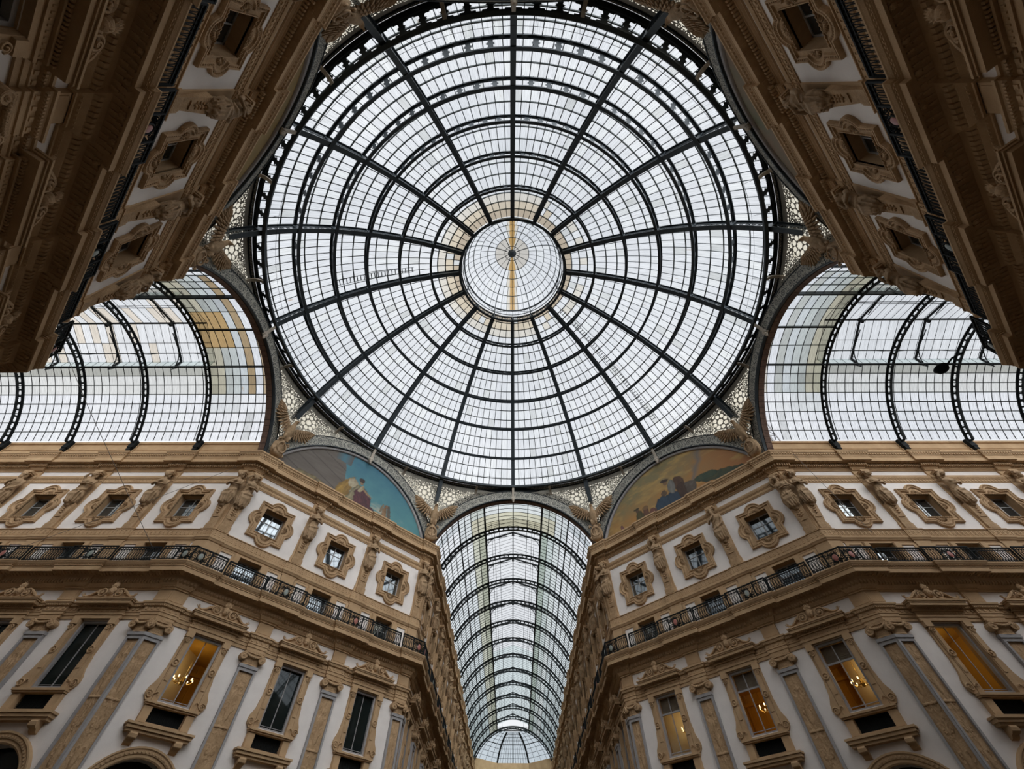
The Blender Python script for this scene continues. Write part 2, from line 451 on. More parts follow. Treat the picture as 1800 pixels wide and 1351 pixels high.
def rows(mb, path, p, step, fn, minlen=.35):
    """repeat a small ornament along the straight pieces of a path at projection p; fn(mb, origin, dir, normal)"""
    m = len(path)
    for i in range(m-1):
        a, b = path[i], path[i+1]; d = b-a; L = d.length
        if L < minlen: continue
        d = d/L; n = Vector((d.y, -d.x))
        def shift(j0, j1, sgn):
            if j0 < 0 or j1 >= m: return 0
            e = (path[j1]-path[j0]).normalized(); c = n.dot(e)   # e: neighbour direction
            ang = d.cross(e) if sgn > 0 else e.cross(d)
            if abs(e.dot(d)) < .1: return p if ang > 0 else -p
            if abs(e.dot(d)-1) < .01: return 0
            return -p*math.tan(pi/8)*(-1 if ang > 0 else 1)
        e0 = shift(i-1, i, -1); e1 = shift(i+1, i+2, 1)
        # convex break-outs grow, recesses shrink with the projection
        L2 = L+e0+e1; c = max(1, int(L2/step)); st = L2/c
        for q in range(c):
            o = a+d*(-e0+st*(q+.5))+n*p
            fn(mb, o, d, n)
def lbox(mb, o, d, n, w, dep, z0, z1, taper=0):
    """box centred on o along d, from the normal offset 0 out to dep"""
    x0, x1 = o-d*w/2, o+d*w/2; y0, y1 = x0+n*dep, x1+n*dep; tz = taper
    vs = [(y0.x, y0.y, z0+tz), (y1.x, y1.y, z0+tz), (y1.x, y1.y, z1), (y0.x, y0.y, z1), (x0.x, x0.y, z0), (x1.x, x1.y, z0), (x1.x, x1.y, z1), (x0.x, x0.y, z1)]
    mb.add(vs, [(0, 1, 2, 3), (4, 0, 3, 7), (1, 5, 6, 2), (3, 2, 6, 7), (4, 5, 1, 0)])

# profiles (projection, height)
CORNICE = [(0, 19.40), (.06, 19.42), (.06, 19.46), (.12, 19.52), (.12, 19.56), (.16, 19.58), (.16, 19.70), (.22, 19.74), (.26, 19.80), (.28, 19.84), (.53, 19.86), (.53, 19.84), (.57, 19.84), (.57, 20.12), (.54, 20.14), (.57, 20.16), (.57, 20.22), (.60, 20.26), (.62, 20.36), (.68, 20.46), (.72, 20.50), (.72, 20.60), (.0, 20.66)]
FRIEZE = [(0, 18.45), (.04, 18.46), (.04, 18.50), (.06, 18.52), (.06, 18.70), (.09, 18.72), (.09, 18.76), (.13, 18.82), (.15, 18.90), (.15, 18.97), (.0, 19.0)]
PANEL_BASE = [(0, 14.16), (.04, 14.18), (.04, 14.26), (.09, 14.30), (.12, 14.36), (.16, 14.42), (.16, 14.52), (.10, 14.55), (.10, 14.92), (.14, 14.94), (.14, 14.98), (0, 15.0)]
SLAB = [(0, 11.42), (.05, 11.42), (.05, 11.47), (.10, 11.50), (.16, 11.58), (.20, 11.64), (.20, 11.70), (.25, 11.78), (.30, 11.90), (.35, 11.98), (.72, 12.04), (.72, 12.00), (.78, 12.00), (.78, 12.20), (.81, 12.22), (.79, 12.26), (.82, 12.28), (.82, 12.31), (.86, 12.34), (.90, 12.42), (.92, 12.45), (.92, 12.50), (0, 12.52)]
ENTAB = [(0, 10.0), (.05, 10.0), (.05, 10.14), (.08, 10.15), (.08, 10.28), (.11, 10.30), (.11, 10.34), (.07, 10.36), (.07, 10.52), (.12, 10.55), (.16, 10.60), (.18, 10.66), (.22, 10.68), (.22, 10.75), (.05, 10.79), (0, 10.8)]
PARAPET = [(0, 20.60), (.0, 20.98), (-.02, 21.0), (-.02, 21.5), (.02, 21.52), (.02, 21.60), (-.02, 21.62), (-.02, 22.05), (.06, 22.08), (.08, 22.16), (.08, 22.24), (-.45, 22.26)]

def build_trims(q, La, Lb):
    Q = QM(q); side = ['front left', 'front right', 'back right', 'back left'][q]
    pc = wall_path(La, Lb, .35, .50, .13)
    ps = wall_path(La, Lb, .42, .55, .13)
    pe = wall_path(La, Lb, .46, .72, .12)
    n = q+1
    m = MB(); sweep(m, pc, CORNICE)
    rows(m, pc, .26, .135, lambda b, o, d, nn: lbox(b, o-nn*.10, d, nn, .08, .16, 19.63, 19.79))
    rows(m, pc, .60, .16, lambda b, o, d, nn: lbox(b, o-nn*.02, d, nn, .09, .09, 20.28, 20.42, .05))
    rows(m, pc, .30, .30, lambda b, o, d, nn: lbox(b, o, d, nn, .13, .20, 19.825, 19.87))
    tag(link('trim_%d' % (n), m.mesh('crown_cornice', M['stone']), mw=Q), 'ochre stone crown cornice with dentils under the glass roof, %s of the octagon' % side, 'cornice', kind='structure')
    m = MB(); sweep(m, wall_path(La, Lb, .35, .5, .04), FRIEZE)
    rows(m, wall_path(La, Lb, .35, .5, .04), .06, .20, lambda b, o, d, nn: lbox(b, o, d, nn, .11, .025, 18.54, 18.68))
    rows(m, wall_path(La, Lb, .35, .5, .04), .10, .10, lambda b, o, d, nn: lbox(b, o, d, nn, .05, .03, 18.77, 18.83))
    tag(link('trim_%d' % (n+4), m.mesh('frieze_moulding', M['stone']), mw=Q), 'thin carved moulding running behind the statues\' heads, %s of the octagon' % side, 'moulding', kind='structure')
    m = MB(); pp = wall_path(La, Lb, .42, .62, .06); sweep(m, pp, PANEL_BASE)
    def meander(b, o, d, nn):
        lbox(b, o-d*.05, d, nn, .03, .02, 14.60, 14.87); lbox(b, o+d*.01, d, nn, .09, .02, 14.84, 14.87)
        lbox(b, o+d*.05, d, nn, .025, .02, 14.70, 14.84); lbox(b, o+d*.025, d, nn, .05, .02, 14.70, 14.73); lbox(b, o+d*.06, d, nn, .10, .02, 14.60, 14.63)
    rows(m, pp, .10, .24, meander)
    tag(link('trim_%d' % (n+8), m.mesh('panel_base_band', M['stone']), mw=Q), 'carved key pattern band over the balcony doors, %s of the octagon' % side, 'moulding', kind='structure')
    m = MB(); sweep(m, ps, SLAB)
    def leaf(b, o, d, nn):     # strigil leaves under the balcony
        for t0, t1, w, hgt in ((.02, .20, .06, .06), (.20, .33, .045, .04)):
            lbox(b, o+nn*t0+d*(.025 if t0 > .1 else 0), d, nn, w, t1-t0, 12.02-hgt, 12.05)
    rows(m, ps, .36, .17, leaf)
    def acan(b, o, d, nn):
        lbox(b, o, d, nn, .10, .10, 11.66, 11.86, .06)
    rows(m, ps, .20, .15, acan)
    rows(m, ps, .06, .12, lambda b, o, d, nn: lbox(b, o, d, nn, .07, .07, 11.48, 11.56, .03))
    rows(m, ps, .79, .13, lambda b, o, d, nn: lbox(b, o, d, nn, .06, .05, 12.27, 12.34, .03))
    def flower(b, o, d, nn):
        c = o+nn*.27
        b.ell((c.x, c.y, 12.01), (.08, .08, .06), 7, 4)
    rows(m, ps, .36, .68, flower)
    tag(link('trim_%d' % (n+12), m.mesh('balcony_slab', M['stone']), mw=Q), 'projecting stone balcony slab on a carved leaf cove, %s of the octagon' % side, 'balcony', kind='structure')
    m = MB(); sweep(m, pe, ENTAB)
    rows(m, pe, .07, .22, lambda b, o, d, nn: lbox(b, o, d, nn, .10, .03, 10.39, 10.49))
    rows(m, pe, .12, .085, lambda b, o, d, nn: lbox(b, o, d, nn, .045, .05, 10.55, 10.62))
    tag(link('trim_%d' % (n+16), m.mesh('lower_entablature', M['stone']), mw=Q), 'stepped stone string course over the tall windows, %s of the octagon' % side, 'moulding', kind='structure')

# ------------------------------------------------------------------ walls with openings
WIN_UP = (-.72, .72, 15.86, 17.50)
DOOR = (-.65, .65, 12.50, 14.12)
WIN_LO = (-.70, .70, 7.20, 9.95)
GRILL = (-.70, .70, 6.42, 7.02)
ARC_Z, ARC_R = 3.68, 1.63
def bay_wall(m, x0, x1, xc):
    """front face of one bay with openings, reveals .5 deep"""
    xs0, xs1 = xc-.72, xc+.72
    zs = [(ZF, None), (GRILL[2], 0), (GRILL[3], None), (WIN_LO[2], 1), (WIN_LO[3], None), (DOOR[2], 2), (DOOR[3], None), (WIN_UP[2], 3), (WIN_UP[3], None)]
    def quad(a, b, c, d): m.add([(a, 0, c), (b, 0, c), (b, 0, d), (a, 0, d)], [(0, 1, 2, 3)])
    # below the grille: a round-headed shop opening
    zt = GRILL[2]
    quad(x0, xc-ARC_R, ZF, zt); quad(xc+ARC_R, x1, ZF, zt)
    K = 16
    for k in range(K):
        a0, a1 = pi-pi*k/K, pi-pi*(k+1)/K
        p0 = (xc+ARC_R*cos(a0), ARC_Z+ARC_R*sin(a0)); p1 = (xc+ARC_R*cos(a1), ARC_Z+ARC_R*sin(a1))
        m.add([(p0[0], 0, p0[1]), (p1[0], 0, p1[1]), (p1[0], 0, zt), (p0[0], 0, zt)], [(0, 1, 2, 3)])
        m.add([(p0[0], 0, p0[1]), (p0[0], .5, p0[1]), (p1[0], .5, p1[1]), (p1[0], 0, p1[1])], [(0, 1, 2, 3)])
    for sx in (-1, 1): m.add([(xc+sx*ARC_R, 0, ZF), (xc+sx*ARC_R, .5, ZF), (xc+sx*ARC_R, .5, ARC_Z), (xc+sx*ARC_R, 0, ARC_Z)], [(0, 1, 2, 3)])
    ops = [GRILL, WIN_LO, DOOR, WIN_UP]; z = zt
    for o in ops:
        if o[2] > z: quad(x0, x1, z, o[2])
        quad(x0, xc+o[0], o[2], o[3]); quad(xc+o[1], x1, o[2], o[3]); z = o[3]
        dd = .5
        a, b, c, d = xc+o[0], xc+o[1], o[2], o[3]
        m.cm = 1
        m.add([(a, 0, c), (b, 0, c), (b, 0, d), (a, 0, d), (a, dd, c), (b, dd, c), (b, dd, d), (a, dd, d)],
              [(0, 1, 5, 4), (3, 7, 6, 2), (0, 4, 7, 3), (1, 2, 6, 5)])
        m.cm = 0
    quad(x0, x1, z, 21.0)
def wall_mesh(bays, x0, x1):
    m = MB(); ed = [x0]+[(bays[i]+bays[i+1])/2 for i in range(len(bays)-1)]+[x1]
    for i, c in enumerate(bays): bay_wall(m, ed[i], ed[i+1], c)
    # top and back so light cannot leak
    m.add([(x0, 0, 21.0), (x1, 0, 21.0), (x1, 4.6, 21.0), (x0, 4.6, 21.0), (x0, 4.6, ZF), (x1, 4.6, ZF), (x0, 0, ZF), (x1, 0, ZF)], [(0, 1, 2, 3), (2, 5, 4, 3), (0, 3, 4, 6), (1, 7, 5, 2)])
    return m

# ------------------------------------------------------------------ prototypes (meshes are shared by all copies)
P = {}
def angs(n, extra=()):
    a = [2*pi*i/n for i in range(n)]+[e % (2*pi) for e in extra]
    return sorted(set(round(x, 5) for x in a))
def mk_upper_window():
    cz = 16.68; hw, hh = 1.14, 1.21; iw0, iz0, iz1 = .72, 15.86-cz, 17.50-cz
    circ = [((.92, 0), .54), ((-.92, 0), .54), ((0, 1.02), .55), ((0, -1.0), .56)]
    def rbox(c, s, w, h0, h1):
        r = 1e9
        if abs(c) > 1e-6: r = min(r, w/abs(c))
        if s > 1e-6: r = min(r, h1/s)
        if s < -1e-6: r = min(r, h0/-s)
        return r
    def rout(t):
        c, s = cos(t), sin(t); r = rbox(c, s, hw, hh, hh)
        for (x, y), ra in circ:
            b = c*x+s*y; d = b*b-(x*x+y*y)+ra*ra
            if d > 0: r = max(r, b+sqrt(d))
        return r
    cor = [atan2(hh, hw), atan2(hh, -hw), atan2(-hh, -hw), atan2(-hh, hw), atan2(iz1, iw0), atan2(iz1, -iw0), atan2(iz0, -iw0), atan2(iz0, iw0)]
    A = angs(128, cor); n = len(A)
    prof = [(0, .02), (0, -.10), (.03, -.14), (.08, -.14), (.10, -.10), (.17, -.09), (.20, -.12), (.25, -.12), (.28, -.06), (.30, -.05)]
    vs = []
    for (w, d) in prof:
        for t in A:
            ri = rbox(cos(t), sin(t), iw0+.03, -iz0+.03, iz1+.03); r = max(rout(t)-w, ri); vs.append((r*cos(t), d, cz+r*sin(t)))
    for d, e in ((-.05, .03), (-.09, .03), (-.09, 0), (.06, 0)):
        for t in A:
            ri = rbox(cos(t), sin(t), iw0+e, -iz0+e, iz1+e); vs.append((ri*cos(t), d, cz+ri*sin(t)))
    K = len(vs)//n; fs = []
    for k in range(K-1):
        for i in range(n): j = (i+1) % n; fs.append((k*n+i, k*n+j, (k+1)*n+j, (k+1)*n+i))
    m = MB(); m.add(vs, fs)
    # beading along the outer moulding
    for i in range(0, 96):
        t = 2*pi*i/96; r = rout(t)-.135; m.box(r*cos(t)-.018, r*cos(t)+.018, -.12, -.08, cz+r*sin(t)-.018, cz+r*sin(t)+.018)
    # inner egg row on the four sides
    for i in range(11):
        x = -.66+1.32*i/10
        for z in (iz0-.035+cz, iz1+.035+cz): m.box(x-.035, x+.035, -.115, -.06, z-.025, z+.025, .01, .008)
    P['up_surround'] = m.mesh('carved_quatrefoil_surround', M['stone2'])
    m = MB()
    for (x, y), ra in (((.80, 0), .36), ((-.80, 0), .36), ((0, .88), .38), ((0, -.88), .38)):
        a0 = atan2(y, x); s = .78
        for k in range(9):
            a = a0+(k-4)*pi/9.5; x0, z0 = x*s/.8 if x else 0, y*.86/.88 if y else 0
            p = [(x0+.07*cos(a), -.055, cz+z0+.07*sin(a)), (x0+.17*cos(a), -.085, cz+z0+.17*sin(a)), (x0+(ra-.08)*cos(a), -.06, cz+z0+(ra-.08)*sin(a))]
            m.tube(p, [.008, .022, .034], 4)
        m.ell((x0, -.06, cz+z0), (.06, .04, .06), 8, 5)
    P['up_shell'] = m.mesh('scallop_shells', M['stone2'], True)
    m = MB()
    for x0, x1, z0, z1 in ((-.72, .72, 15.86, 15.93), (-.72, .72, 17.43, 17.50), (-.72, -.65, 15.86, 17.5), (.65, .72, 15.86, 17.5), (-.03, .03, 15.9, 17.46), (-.66, -.02, 16.85, 16.89), (.02, .66, 16.85, 16.89)):
        m.box(x0, x1, .40, .45, z0, z1)
    P['up_frame'] = m.mesh('casement_frame', M['wood'])
    m = MB(); m.box(-.71, .71, .43, .46, 15.87, 17.49); P['up_pane'] = m.mesh('window_glass', M['pane_refl'])
mk_upper_window()

def spiral(m, c, r0, turns, w, y0, sx=1, sz=1, n=26, depth=.04, a0=0):
    pts = []
    for k in range(n+1):
        t = k/n; a = a0+t*turns*2*pi; r = r0*(1-.86*t); pts.append((c[0]+sx*r*cos(a), y0-depth*t, c[1]+sz*r*sin(a)))
    m.tube(pts, [w*(1-.5*k/n) for k in range(n+1)], 5, flat=1)
def mk_lower_window():
    m = MB()
    for sx in (-1, 1):
        def bx(x0, x1, y0, z0, z1, **k): m.box(min(sx*x0, sx*x1), max(sx*x0, sx*x1), y0, .02, z0, z1, **k)
        bx(.70, .98, -.12, 7.10, 9.98, tx=.015); bx(.74, .94, -.15, 7.9, 9.5, tx=.02)
        bx(.98, 1.08, -.06, 7.10, 9.9)
        # small console block under the hood with its scroll
        bx(.72, 1.10, -.20, 9.72, 9.98, tx=.02); spiral(m, (sx*.92, 9.58), .13, 1.6, .028, -.16, sx)
        # round patera halfway down
        m.tube([(sx*.86+.13*cos(a), -.17, 8.62+.13*sin(a)) for a in [2*pi*i/14 for i in range(14)]], .028, 5, True); m.ell((sx*.86, -.16, 8.62), (.06, .05, .06), 8, 5)
        # side scroll that widens towards the sill
        pr = [(1.02, 8.5), (1.10, 8.35), (1.13, 8.1), (1.16, 7.9), (1.22, 7.75), (1.30, 7.6), (1.34, 7.4), (1.30, 7.25), (1.2, 7.12), (.98, 7.1), (.98, 8.5)]
        m.ngon([(sx*x, -.10, z) for x, z in (pr if sx < 0 else pr[::-1])], (0, .12, 0))
        spiral(m, (sx*1.17, 7.33), .16, 1.7, .03, -.11, sx); spiral(m, (sx*.86, 7.36), .12, .6, .03, -.15, sx)
    P['lo_surround'] = fix_normals(m.mesh('carved_stone_jambs', M['stone']))
    m = MB()
    m.box(-1.15, 1.15, -.16, .02, 9.98, 10.14, tx=.02); m.box(-1.18, 1.18, -.20, .02, 10.14, 10.22); m.box(-1.12, 1.12, -.17, .02, 10.22, 10.40)
    for i in range(17): x = -1.04+2.08*i/16; m.box(x-.03, x+.03, -.19, -.16, 10.26, 10.36, .01, .01)
    m.box(-1.2, 1.2, -.24, .02, 10.40, 10.46)
    for i in range(26): x = -1.18+2.36*i/25; m.box(x-.028, x+.028, -.30, -.2, 10.46, 10.54)
    m.box(-1.34, 1.34, -.50, .02, 10.54, 10.68, tz=.0); m.box(-1.38, 1.38, -.54, .02, 10.68, 10.74); m.box(-1.42, 1.42, -.58, .02, 10.74, 10.80, tx=.01)
    P['lo_hood'] = m.mesh('window_hood', M['stone'])
    m = MB()
    for sx in (-1, 1):
        spiral(m, (sx*.44, 11.06), .24, 1.9, .045, -.40, sx, 1, 34, .10, pi/2*0)
        m.ell((sx*.44, -.44, 11.06), (.07, .07, .07), 8, 6)
        m.tube([(sx*.60, -.40, 11.22), (sx*.78, -.40, 11.10), (sx*.92, -.40, 10.98), (sx*1.10, -.40, 10.90), (sx*1.24, -.40, 10.93), (sx*1.32, -.40, 11.02)], [.05, .06, .055, .05, .04, .02], 6)
        pl = [(sx*.1, 10.8), (sx*1.28, 10.8), (sx*1.12, 10.95), (sx*.88, 11.04), (sx*.66, 11.22), (sx*.5, 11.3), (sx*.1, 11.36)]
        m.ngon([(x, -.34, z) for x, z in (pl if sx < 0 else pl[::-1])], (0, .14, 0))
        for k in range(4): m.tube([(sx*1.27, -.40, 10.9), (sx*(1.22+.06*k), -.42, 11.0+.05*(2-abs(k-1.5)))], [.03, .012], 4)
    m.ell((0, -.44, 11.12), (.15, .15, .19), 10, 8); m.ell((0, -.57, 11.10), (.03, .05, .05), 6, 5); m.ell((0, -.42, 11.20), (.19, .12, .15), 10, 6)
    for k in range(7):
        a = pi/2+(k-3)*.34; m.tube([(0, -.42, 11.28), (.14*cos(a), -.44, 11.28+.17*sin(a)), (.22*cos(a), -.46, 11.28+.33*sin(a))], [.03, .06, .012], 5)
    m.box(-.22, .22, -.42, -.2, 10.8, 10.98)
    P['lo_crown'] = fix_normals(m.mesh('scrolled_pediment_with_mask', M['stone2'], False))
    m = MB()
    m.box(-1.16, 1.16, -.30, .02, 7.02, 7.10, tx=.01); m.box(-1.12, 1.12, -.24, .02, 6.96, 7.02)
    for sx in (-1, 1): m.box(min(sx*.70, sx*1.10), max(sx*.70, sx*1.10), -.18, .02, 6.34, 6.96, tx=.03, tz=.03)
    m.box(-1.40, 1.40, -.44, .02, 6.22, 6.30, tx=.01); m.box(-1.34, 1.34, -.38, .02, 6.10, 6.22); m.box(-1.28, 1.28, -.30, .02, 6.0, 6.10); m.box(-1.1, 1.1, -.12, .02, 6.3, 6.42)
    P['lo_sill'] = m.mesh('stone_sill', M['stone'])
    m = MB()
    for sx in (-1, 1):
        pts = [(-.34, 6.0), (-.40, 5.93), (-.38, 5.82), (-.28, 5.76), (-.2, 5.74), (-.12, 5.66), (.02, 5.6), (.02, 6.0)]
        m.ngon([(sx*.92-.15, y, z) for y, z in pts], (.30, 0, 0)); m.tube([(sx*.92-.17, -.30, 5.86), (sx*.92+.17, -.30, 5.86)], .085, 8)
    P['lo_brackets'] = fix_normals(m.mesh('sill_brackets', M['stone']))
    m = MB(); m.box(-.70, .70, .10, .14, 6.42, 7.02); m.cm = 1
    for i in range(9):
        x = -.64+1.28*i/8
        m.tube([(x+.05*cos(a), .05, 6.72+.20*sin(a)) for a in [2*pi*k/10 for k in range(10)]], .012, 4, True)
    m.box(-.70, .70, .03, .06, 6.47, 6.49); m.box(-.70, .70, .03, .06, 6.95, 6.97)
    P['lo_grille'] = m.mesh('cast_iron_grille', [M['dark'], M['iron_blk']])
    m = MB()
    for x0, x1, z0, z1 in ((-.70, -.60, 7.2, 9.95), (.60, .70, 7.2, 9.95), (-.6, .6, 9.84, 9.95), (-.6, .6, 7.2, 7.27)): m.box(x0, x1, .05, .20, z0, z1)
    m.box(-.70, .70, .16, .22, 9.1-.04, 9.1+.04)
    for x0, x1, z0, z1 in ((-.025, .025, 7.25, 9.9), (-.6, .6, 7.38, 7.41)): m.box(x0, x1, .18, .22, z0, z1)
    P['lo_frame'] = m.mesh('grey_window_frame', M['greystone'])
    m = MB()
    for x0, x1, z0, z1 in ((-.70, -.60, 7.2, 9.95), (.60, .70, 7.2, 9.95), (-.6, .6, 9.84, 9.95), (-.6, .6, 7.2, 7.27)): m.box(x0, x1, .05, .20, z0, z1)
    for x0, x1, z0, z1 in ((-.02, .02, 7.25, 9.9), (-.6, .6, 7.36, 7.38)): m.box(x0, x1, .20, .23, z0, z1)
    P['lo_frame2'] = m.mesh('grey_window_frame_plain', M['greystone'])
    m = MB(); m.box(-.62, .62, .24, .25, 7.22, 9.93); P['lo_pane'] = m.mesh('tall_window_glass', M['pane_dark'])
    P['lo_pane_clear'] = m.mesh('tall_window_clear_glass', M['pane_clear'])
    m = MB()
    for k in range(24): m.box(-.60, .60, .27+.012*(k % 2), .29+.012*(k % 2), 9.12+.031*k, 9.151+.031*k)
    P['blind'] = m.mesh('roller_blind', M['blind'])
    m = MB(); m.box(-ARC_R-.1, ARC_R+.1, .42, .46, ZF, ARC_Z+ARC_R+.1); P['arch_pane'] = m.mesh('shop_arch_glass', M['pane_dark'])
    m = MB(); K = 28
    prof = [(ARC_R, .05), (ARC_R, -.06), (ARC_R+.05, -.10), (ARC_R+.14, -.10), (ARC_R+.16, -.14), (ARC_R+.28, -.16), (ARC_R+.32, -.20), (ARC_R+.38, -.20), (ARC_R+.38, .02)]
    m.grid(lambda u, v: ((prof[round(v*(len(prof)-1))][0])*cos(pi*u), prof[round(v*(len(prof)-1))][1], ARC_Z+prof[round(v*(len(prof)-1))][0]*sin(pi*u)), K, len(prof)-1)
    for i in range(40):
        a = pi*(i+.5)/40; r = ARC_R+.22; m.box(r*cos(a)-.03, r*cos(a)+.03, -.18, -.12, ARC_Z+r*sin(a)-.03, ARC_Z+r*sin(a)+.03)
    for sx in (-1, 1): m.box(min(sx*ARC_R, sx*(ARC_R+.38)), max(sx*ARC_R, sx*(ARC_R+.38)), -.18, .02, ZF, ARC_Z)
    P['arch_ring'] = m.mesh('shop_arch_moulding', M['stone'])
mk_lower_window()

def mk_door():
    m = MB()
    for sx in (-1, 1):
        for a, b, y in ((.65, .98, -.10), (.69, .94, -.13)): m.box(min(sx*a, sx*b), max(sx*a, sx*b), y, .02, 12.5, 14.16)
        m.box(min(sx*1.76, sx*1.92), max(sx*1.76, sx*1.92), -.05, .02, 12.5, 14.16); m.box(min(sx*.98, sx*1.1), max(sx*.98, sx*1.1), -.05, .02, 12.5, 14.16)
        m.box(min(sx*1.1, sx*1.76), max(sx*1.1, sx*1.76), -.05, .02, 14.04, 14.16)
    m.box(-.98, .98, -.08, .02, 14.12, 14.2)
    P['door_jambs'] = m.mesh('stone_door_jambs', M['stone'])
    m = MB()
    for x0, x1, z0, z1 in ((-.65, -.57, 12.5, 14.12), (.57, .65, 12.5, 14.12), (-.6, .6, 14.04, 14.12), (-.03, .03, 12.5, 14.1), (-.6, .6, 13.5, 13.54), (-.6, .6, 12.5, 12.8)): m.box(x0, x1, .36, .42, z0, z1)
    P['door_frame'] = m.mesh('balcony_door_leaves', M['wood'])
    m = MB(); m.box(-.64, .64, .40, .43, 12.5, 14.11); P['door_pane'] = m.mesh('balcony_door_glass', M['pane_refl'])
mk_door()

def mk_pilaster():
    # upper pilaster strip behind a caryatid (centre x=0)
    def strip(w, name):
        for part, bx in (('shaft', (-w*.9, w*.9, -.055, .02, 15.42, 18.46)), ('plinth', (-w, w, -.08, .02, 15.0, 15.42)), ('top_block', (-w-.02, w+.02, -.10, .02, 19.0, 19.42)),
                         ('balcony_block', (-w, w, -.10, .02, 12.5, 14.18)), ('lower_block', (-w, w, -.12, .02, 10.8, 11.42))):
            m = MB(); m.box(*bx, tx=.01)
            if part == 'lower_block': m.box(-w+.08, w-.08, -.135, -.1, 10.88, 11.34)
            P[name+'_'+part] = m.mesh(name+'_'+part, M['stone'])
    strip(.42, 'pil'); strip(.38, 'cpil')
    # tapering herm shaft
    m = MB()
    for z0, z1, w0, w1, y0, y1 in ((15.42, 16.7, .24, .33, -.16, -.30),):
        vs = [(-w0, y0, z0), (w0, y0, z0), (w1, y1, z1), (-w1, y1, z1), (-w0, .0, z0), (w0, .0, z0), (w1, .0, z1), (-w1, .0, z1)]
        m.add(vs, [(0, 1, 2, 3), (5, 4, 7, 6), (4, 0, 3, 7), (1, 5, 6, 2), (3, 2, 6, 7), (4, 5, 1, 0)])
        m.box(-.17, .17, -.235, -.15, 15.75, 15.79)
    m.box(-.30, .30, -.20, .0, 15.0, 15.30, tx=.01); m.box(-.27, .27, -.17, .0, 15.30, 15.42)
    for k in range(4):
        z = 16.02+.14*k; m.ell((0, -.26-.02*k, z), (.05, .05, .05), 7, 5)
        for sx in (-1, 1): m.ell((sx*.10, -.24-.02*k, z+.05), (.07, .035, .035), 7, 4)
    P['herm'] = m.mesh('tapering_shaft', M['stone2'])
    m = MB(); m.box(-.30, .30, -.52, .0, 18.98, 19.14, tx=.03); m.box(-.24, .24, -.46, .0, 18.90, 18.98); P['corbel'] = m.mesh('corbel', M['stone2'])
    # lower pilaster with relief
    def relief(u, v, seed, w):
        """u -1..1 across, v metres up"""
        s = 0.0; x = abs(u)
        ph = (v*1.25) % 1.0; cell = int(v*1.25)
        rr = hypot(x-.42, (ph-.5)*1.5); a = atan2(ph-.5, x-.42)
        s += .5*max(0, sin(rr*16+a*(1 if cell % 2 else -1)+seed))*max(0, 1-rr*1.6)
        s += .45*max(0, 1-abs(x)*6)*(.6+.4*sin(v*17+seed))
        s += .35*max(0, sin(x*9+v*7.3+seed))*max(0, sin(v*11-x*5))*(1-x)
        if abs((v+seed) % 2.45-1.2) < .055: s = .75*(1-max(0, x-.7)*2)
        if hypot(x*.9, ((v+seed) % 2.45)-1.75) < .33: s = max(s, .85*sqrt(max(0, 1-(hypot(x*.9, ((v+seed) % 2.45)-1.75)/.33)**2)))
        return s*max(0, min(1, (1-x)*7))
    def shaft(wid, name, x0):
        c = x0; w = wid
        m = MB(); m.box(c-w, c-w+.10, -.16, .02, ZF, 9.24); m.box(c+w-.10, c+w, -.16, .02, ZF, 9.24); m.box(c-w+.1, c+w-.1, -.16, .02, 9.10, 9.24)
        m.box(c-w-.03, c+w+.03, -.20, .02, 9.24, 9.38)
        P[name+'_frame'] = m.mesh(name+'_frame', M['greystone'])
        m = MB(); nu, nv = 22, 150; z0, z1 = 3.2, 9.06
        m.grid(lambda u, v: (c-w+.1+(2*w-.2)*u, -.07-.075*relief(2*u-1, (z1-z0)*v, c*3, w), z0+(z1-z0)*v), nu, nv)
        m.box(c-w+.1, c+w-.1, -.07, .0, ZF, 3.2); m.box(c-w+.1, c+w-.1, -.06, .0, 9.05, 9.10)
        P[name+'_relief'] = m.mesh(name+'_relief', M['stone2'])
    shaft(.46, 'pilaster', 0); shaft(.385, 'half_pilaster', 0)
    def capital(w, name):
        m = MB()
        m.loft([(0, -.06, 9.38, w, .16, 0), (0, -.06, 9.44, w*.95, .15, 0), (0, -.06, 9.62, w*.98, .18, .04), (0, -.06, 9.68, w*1.1, .22, 0), (0, -.06, 9.72, w*1.1, .22, 0)], 28, 14)
        for sx in (-1, 1):
            spiral(m, (sx*(w+.06), 9.70), .19, 1.9, .042, -.26, sx, 1, 30, .05, pi/2)
            m.tube([(sx*(w+.06), -.30, 9.70), (sx*(w+.06), .0, 9.70)], .17, 12); m.ell((sx*(w+.06), -.31, 9.70), (.05, .04, .05), 7, 5)
        for k in range(11):
            t = -1+2*k/10; m.ell((t*w*.85, -.30+.03*t*t, 9.80-.09*(1-t*t)), (.075, .07, .06), 7, 5)
        m.box(-w-.10, w+.10, -.26, .02, 9.88, 9.94, tx=.02); m.box(-w-.05, w+.05, -.22, .02, 9.80, 9.88); m.box(-w-.02, w+.02, -.20, .02, 9.94, 10.02)
        P[name] = fix_normals(m.mesh(name, M['stone2']))
    capital(.44, 'ionic_capital'); capital(.36, 'corner_ionic_capital')
mk_pilaster()

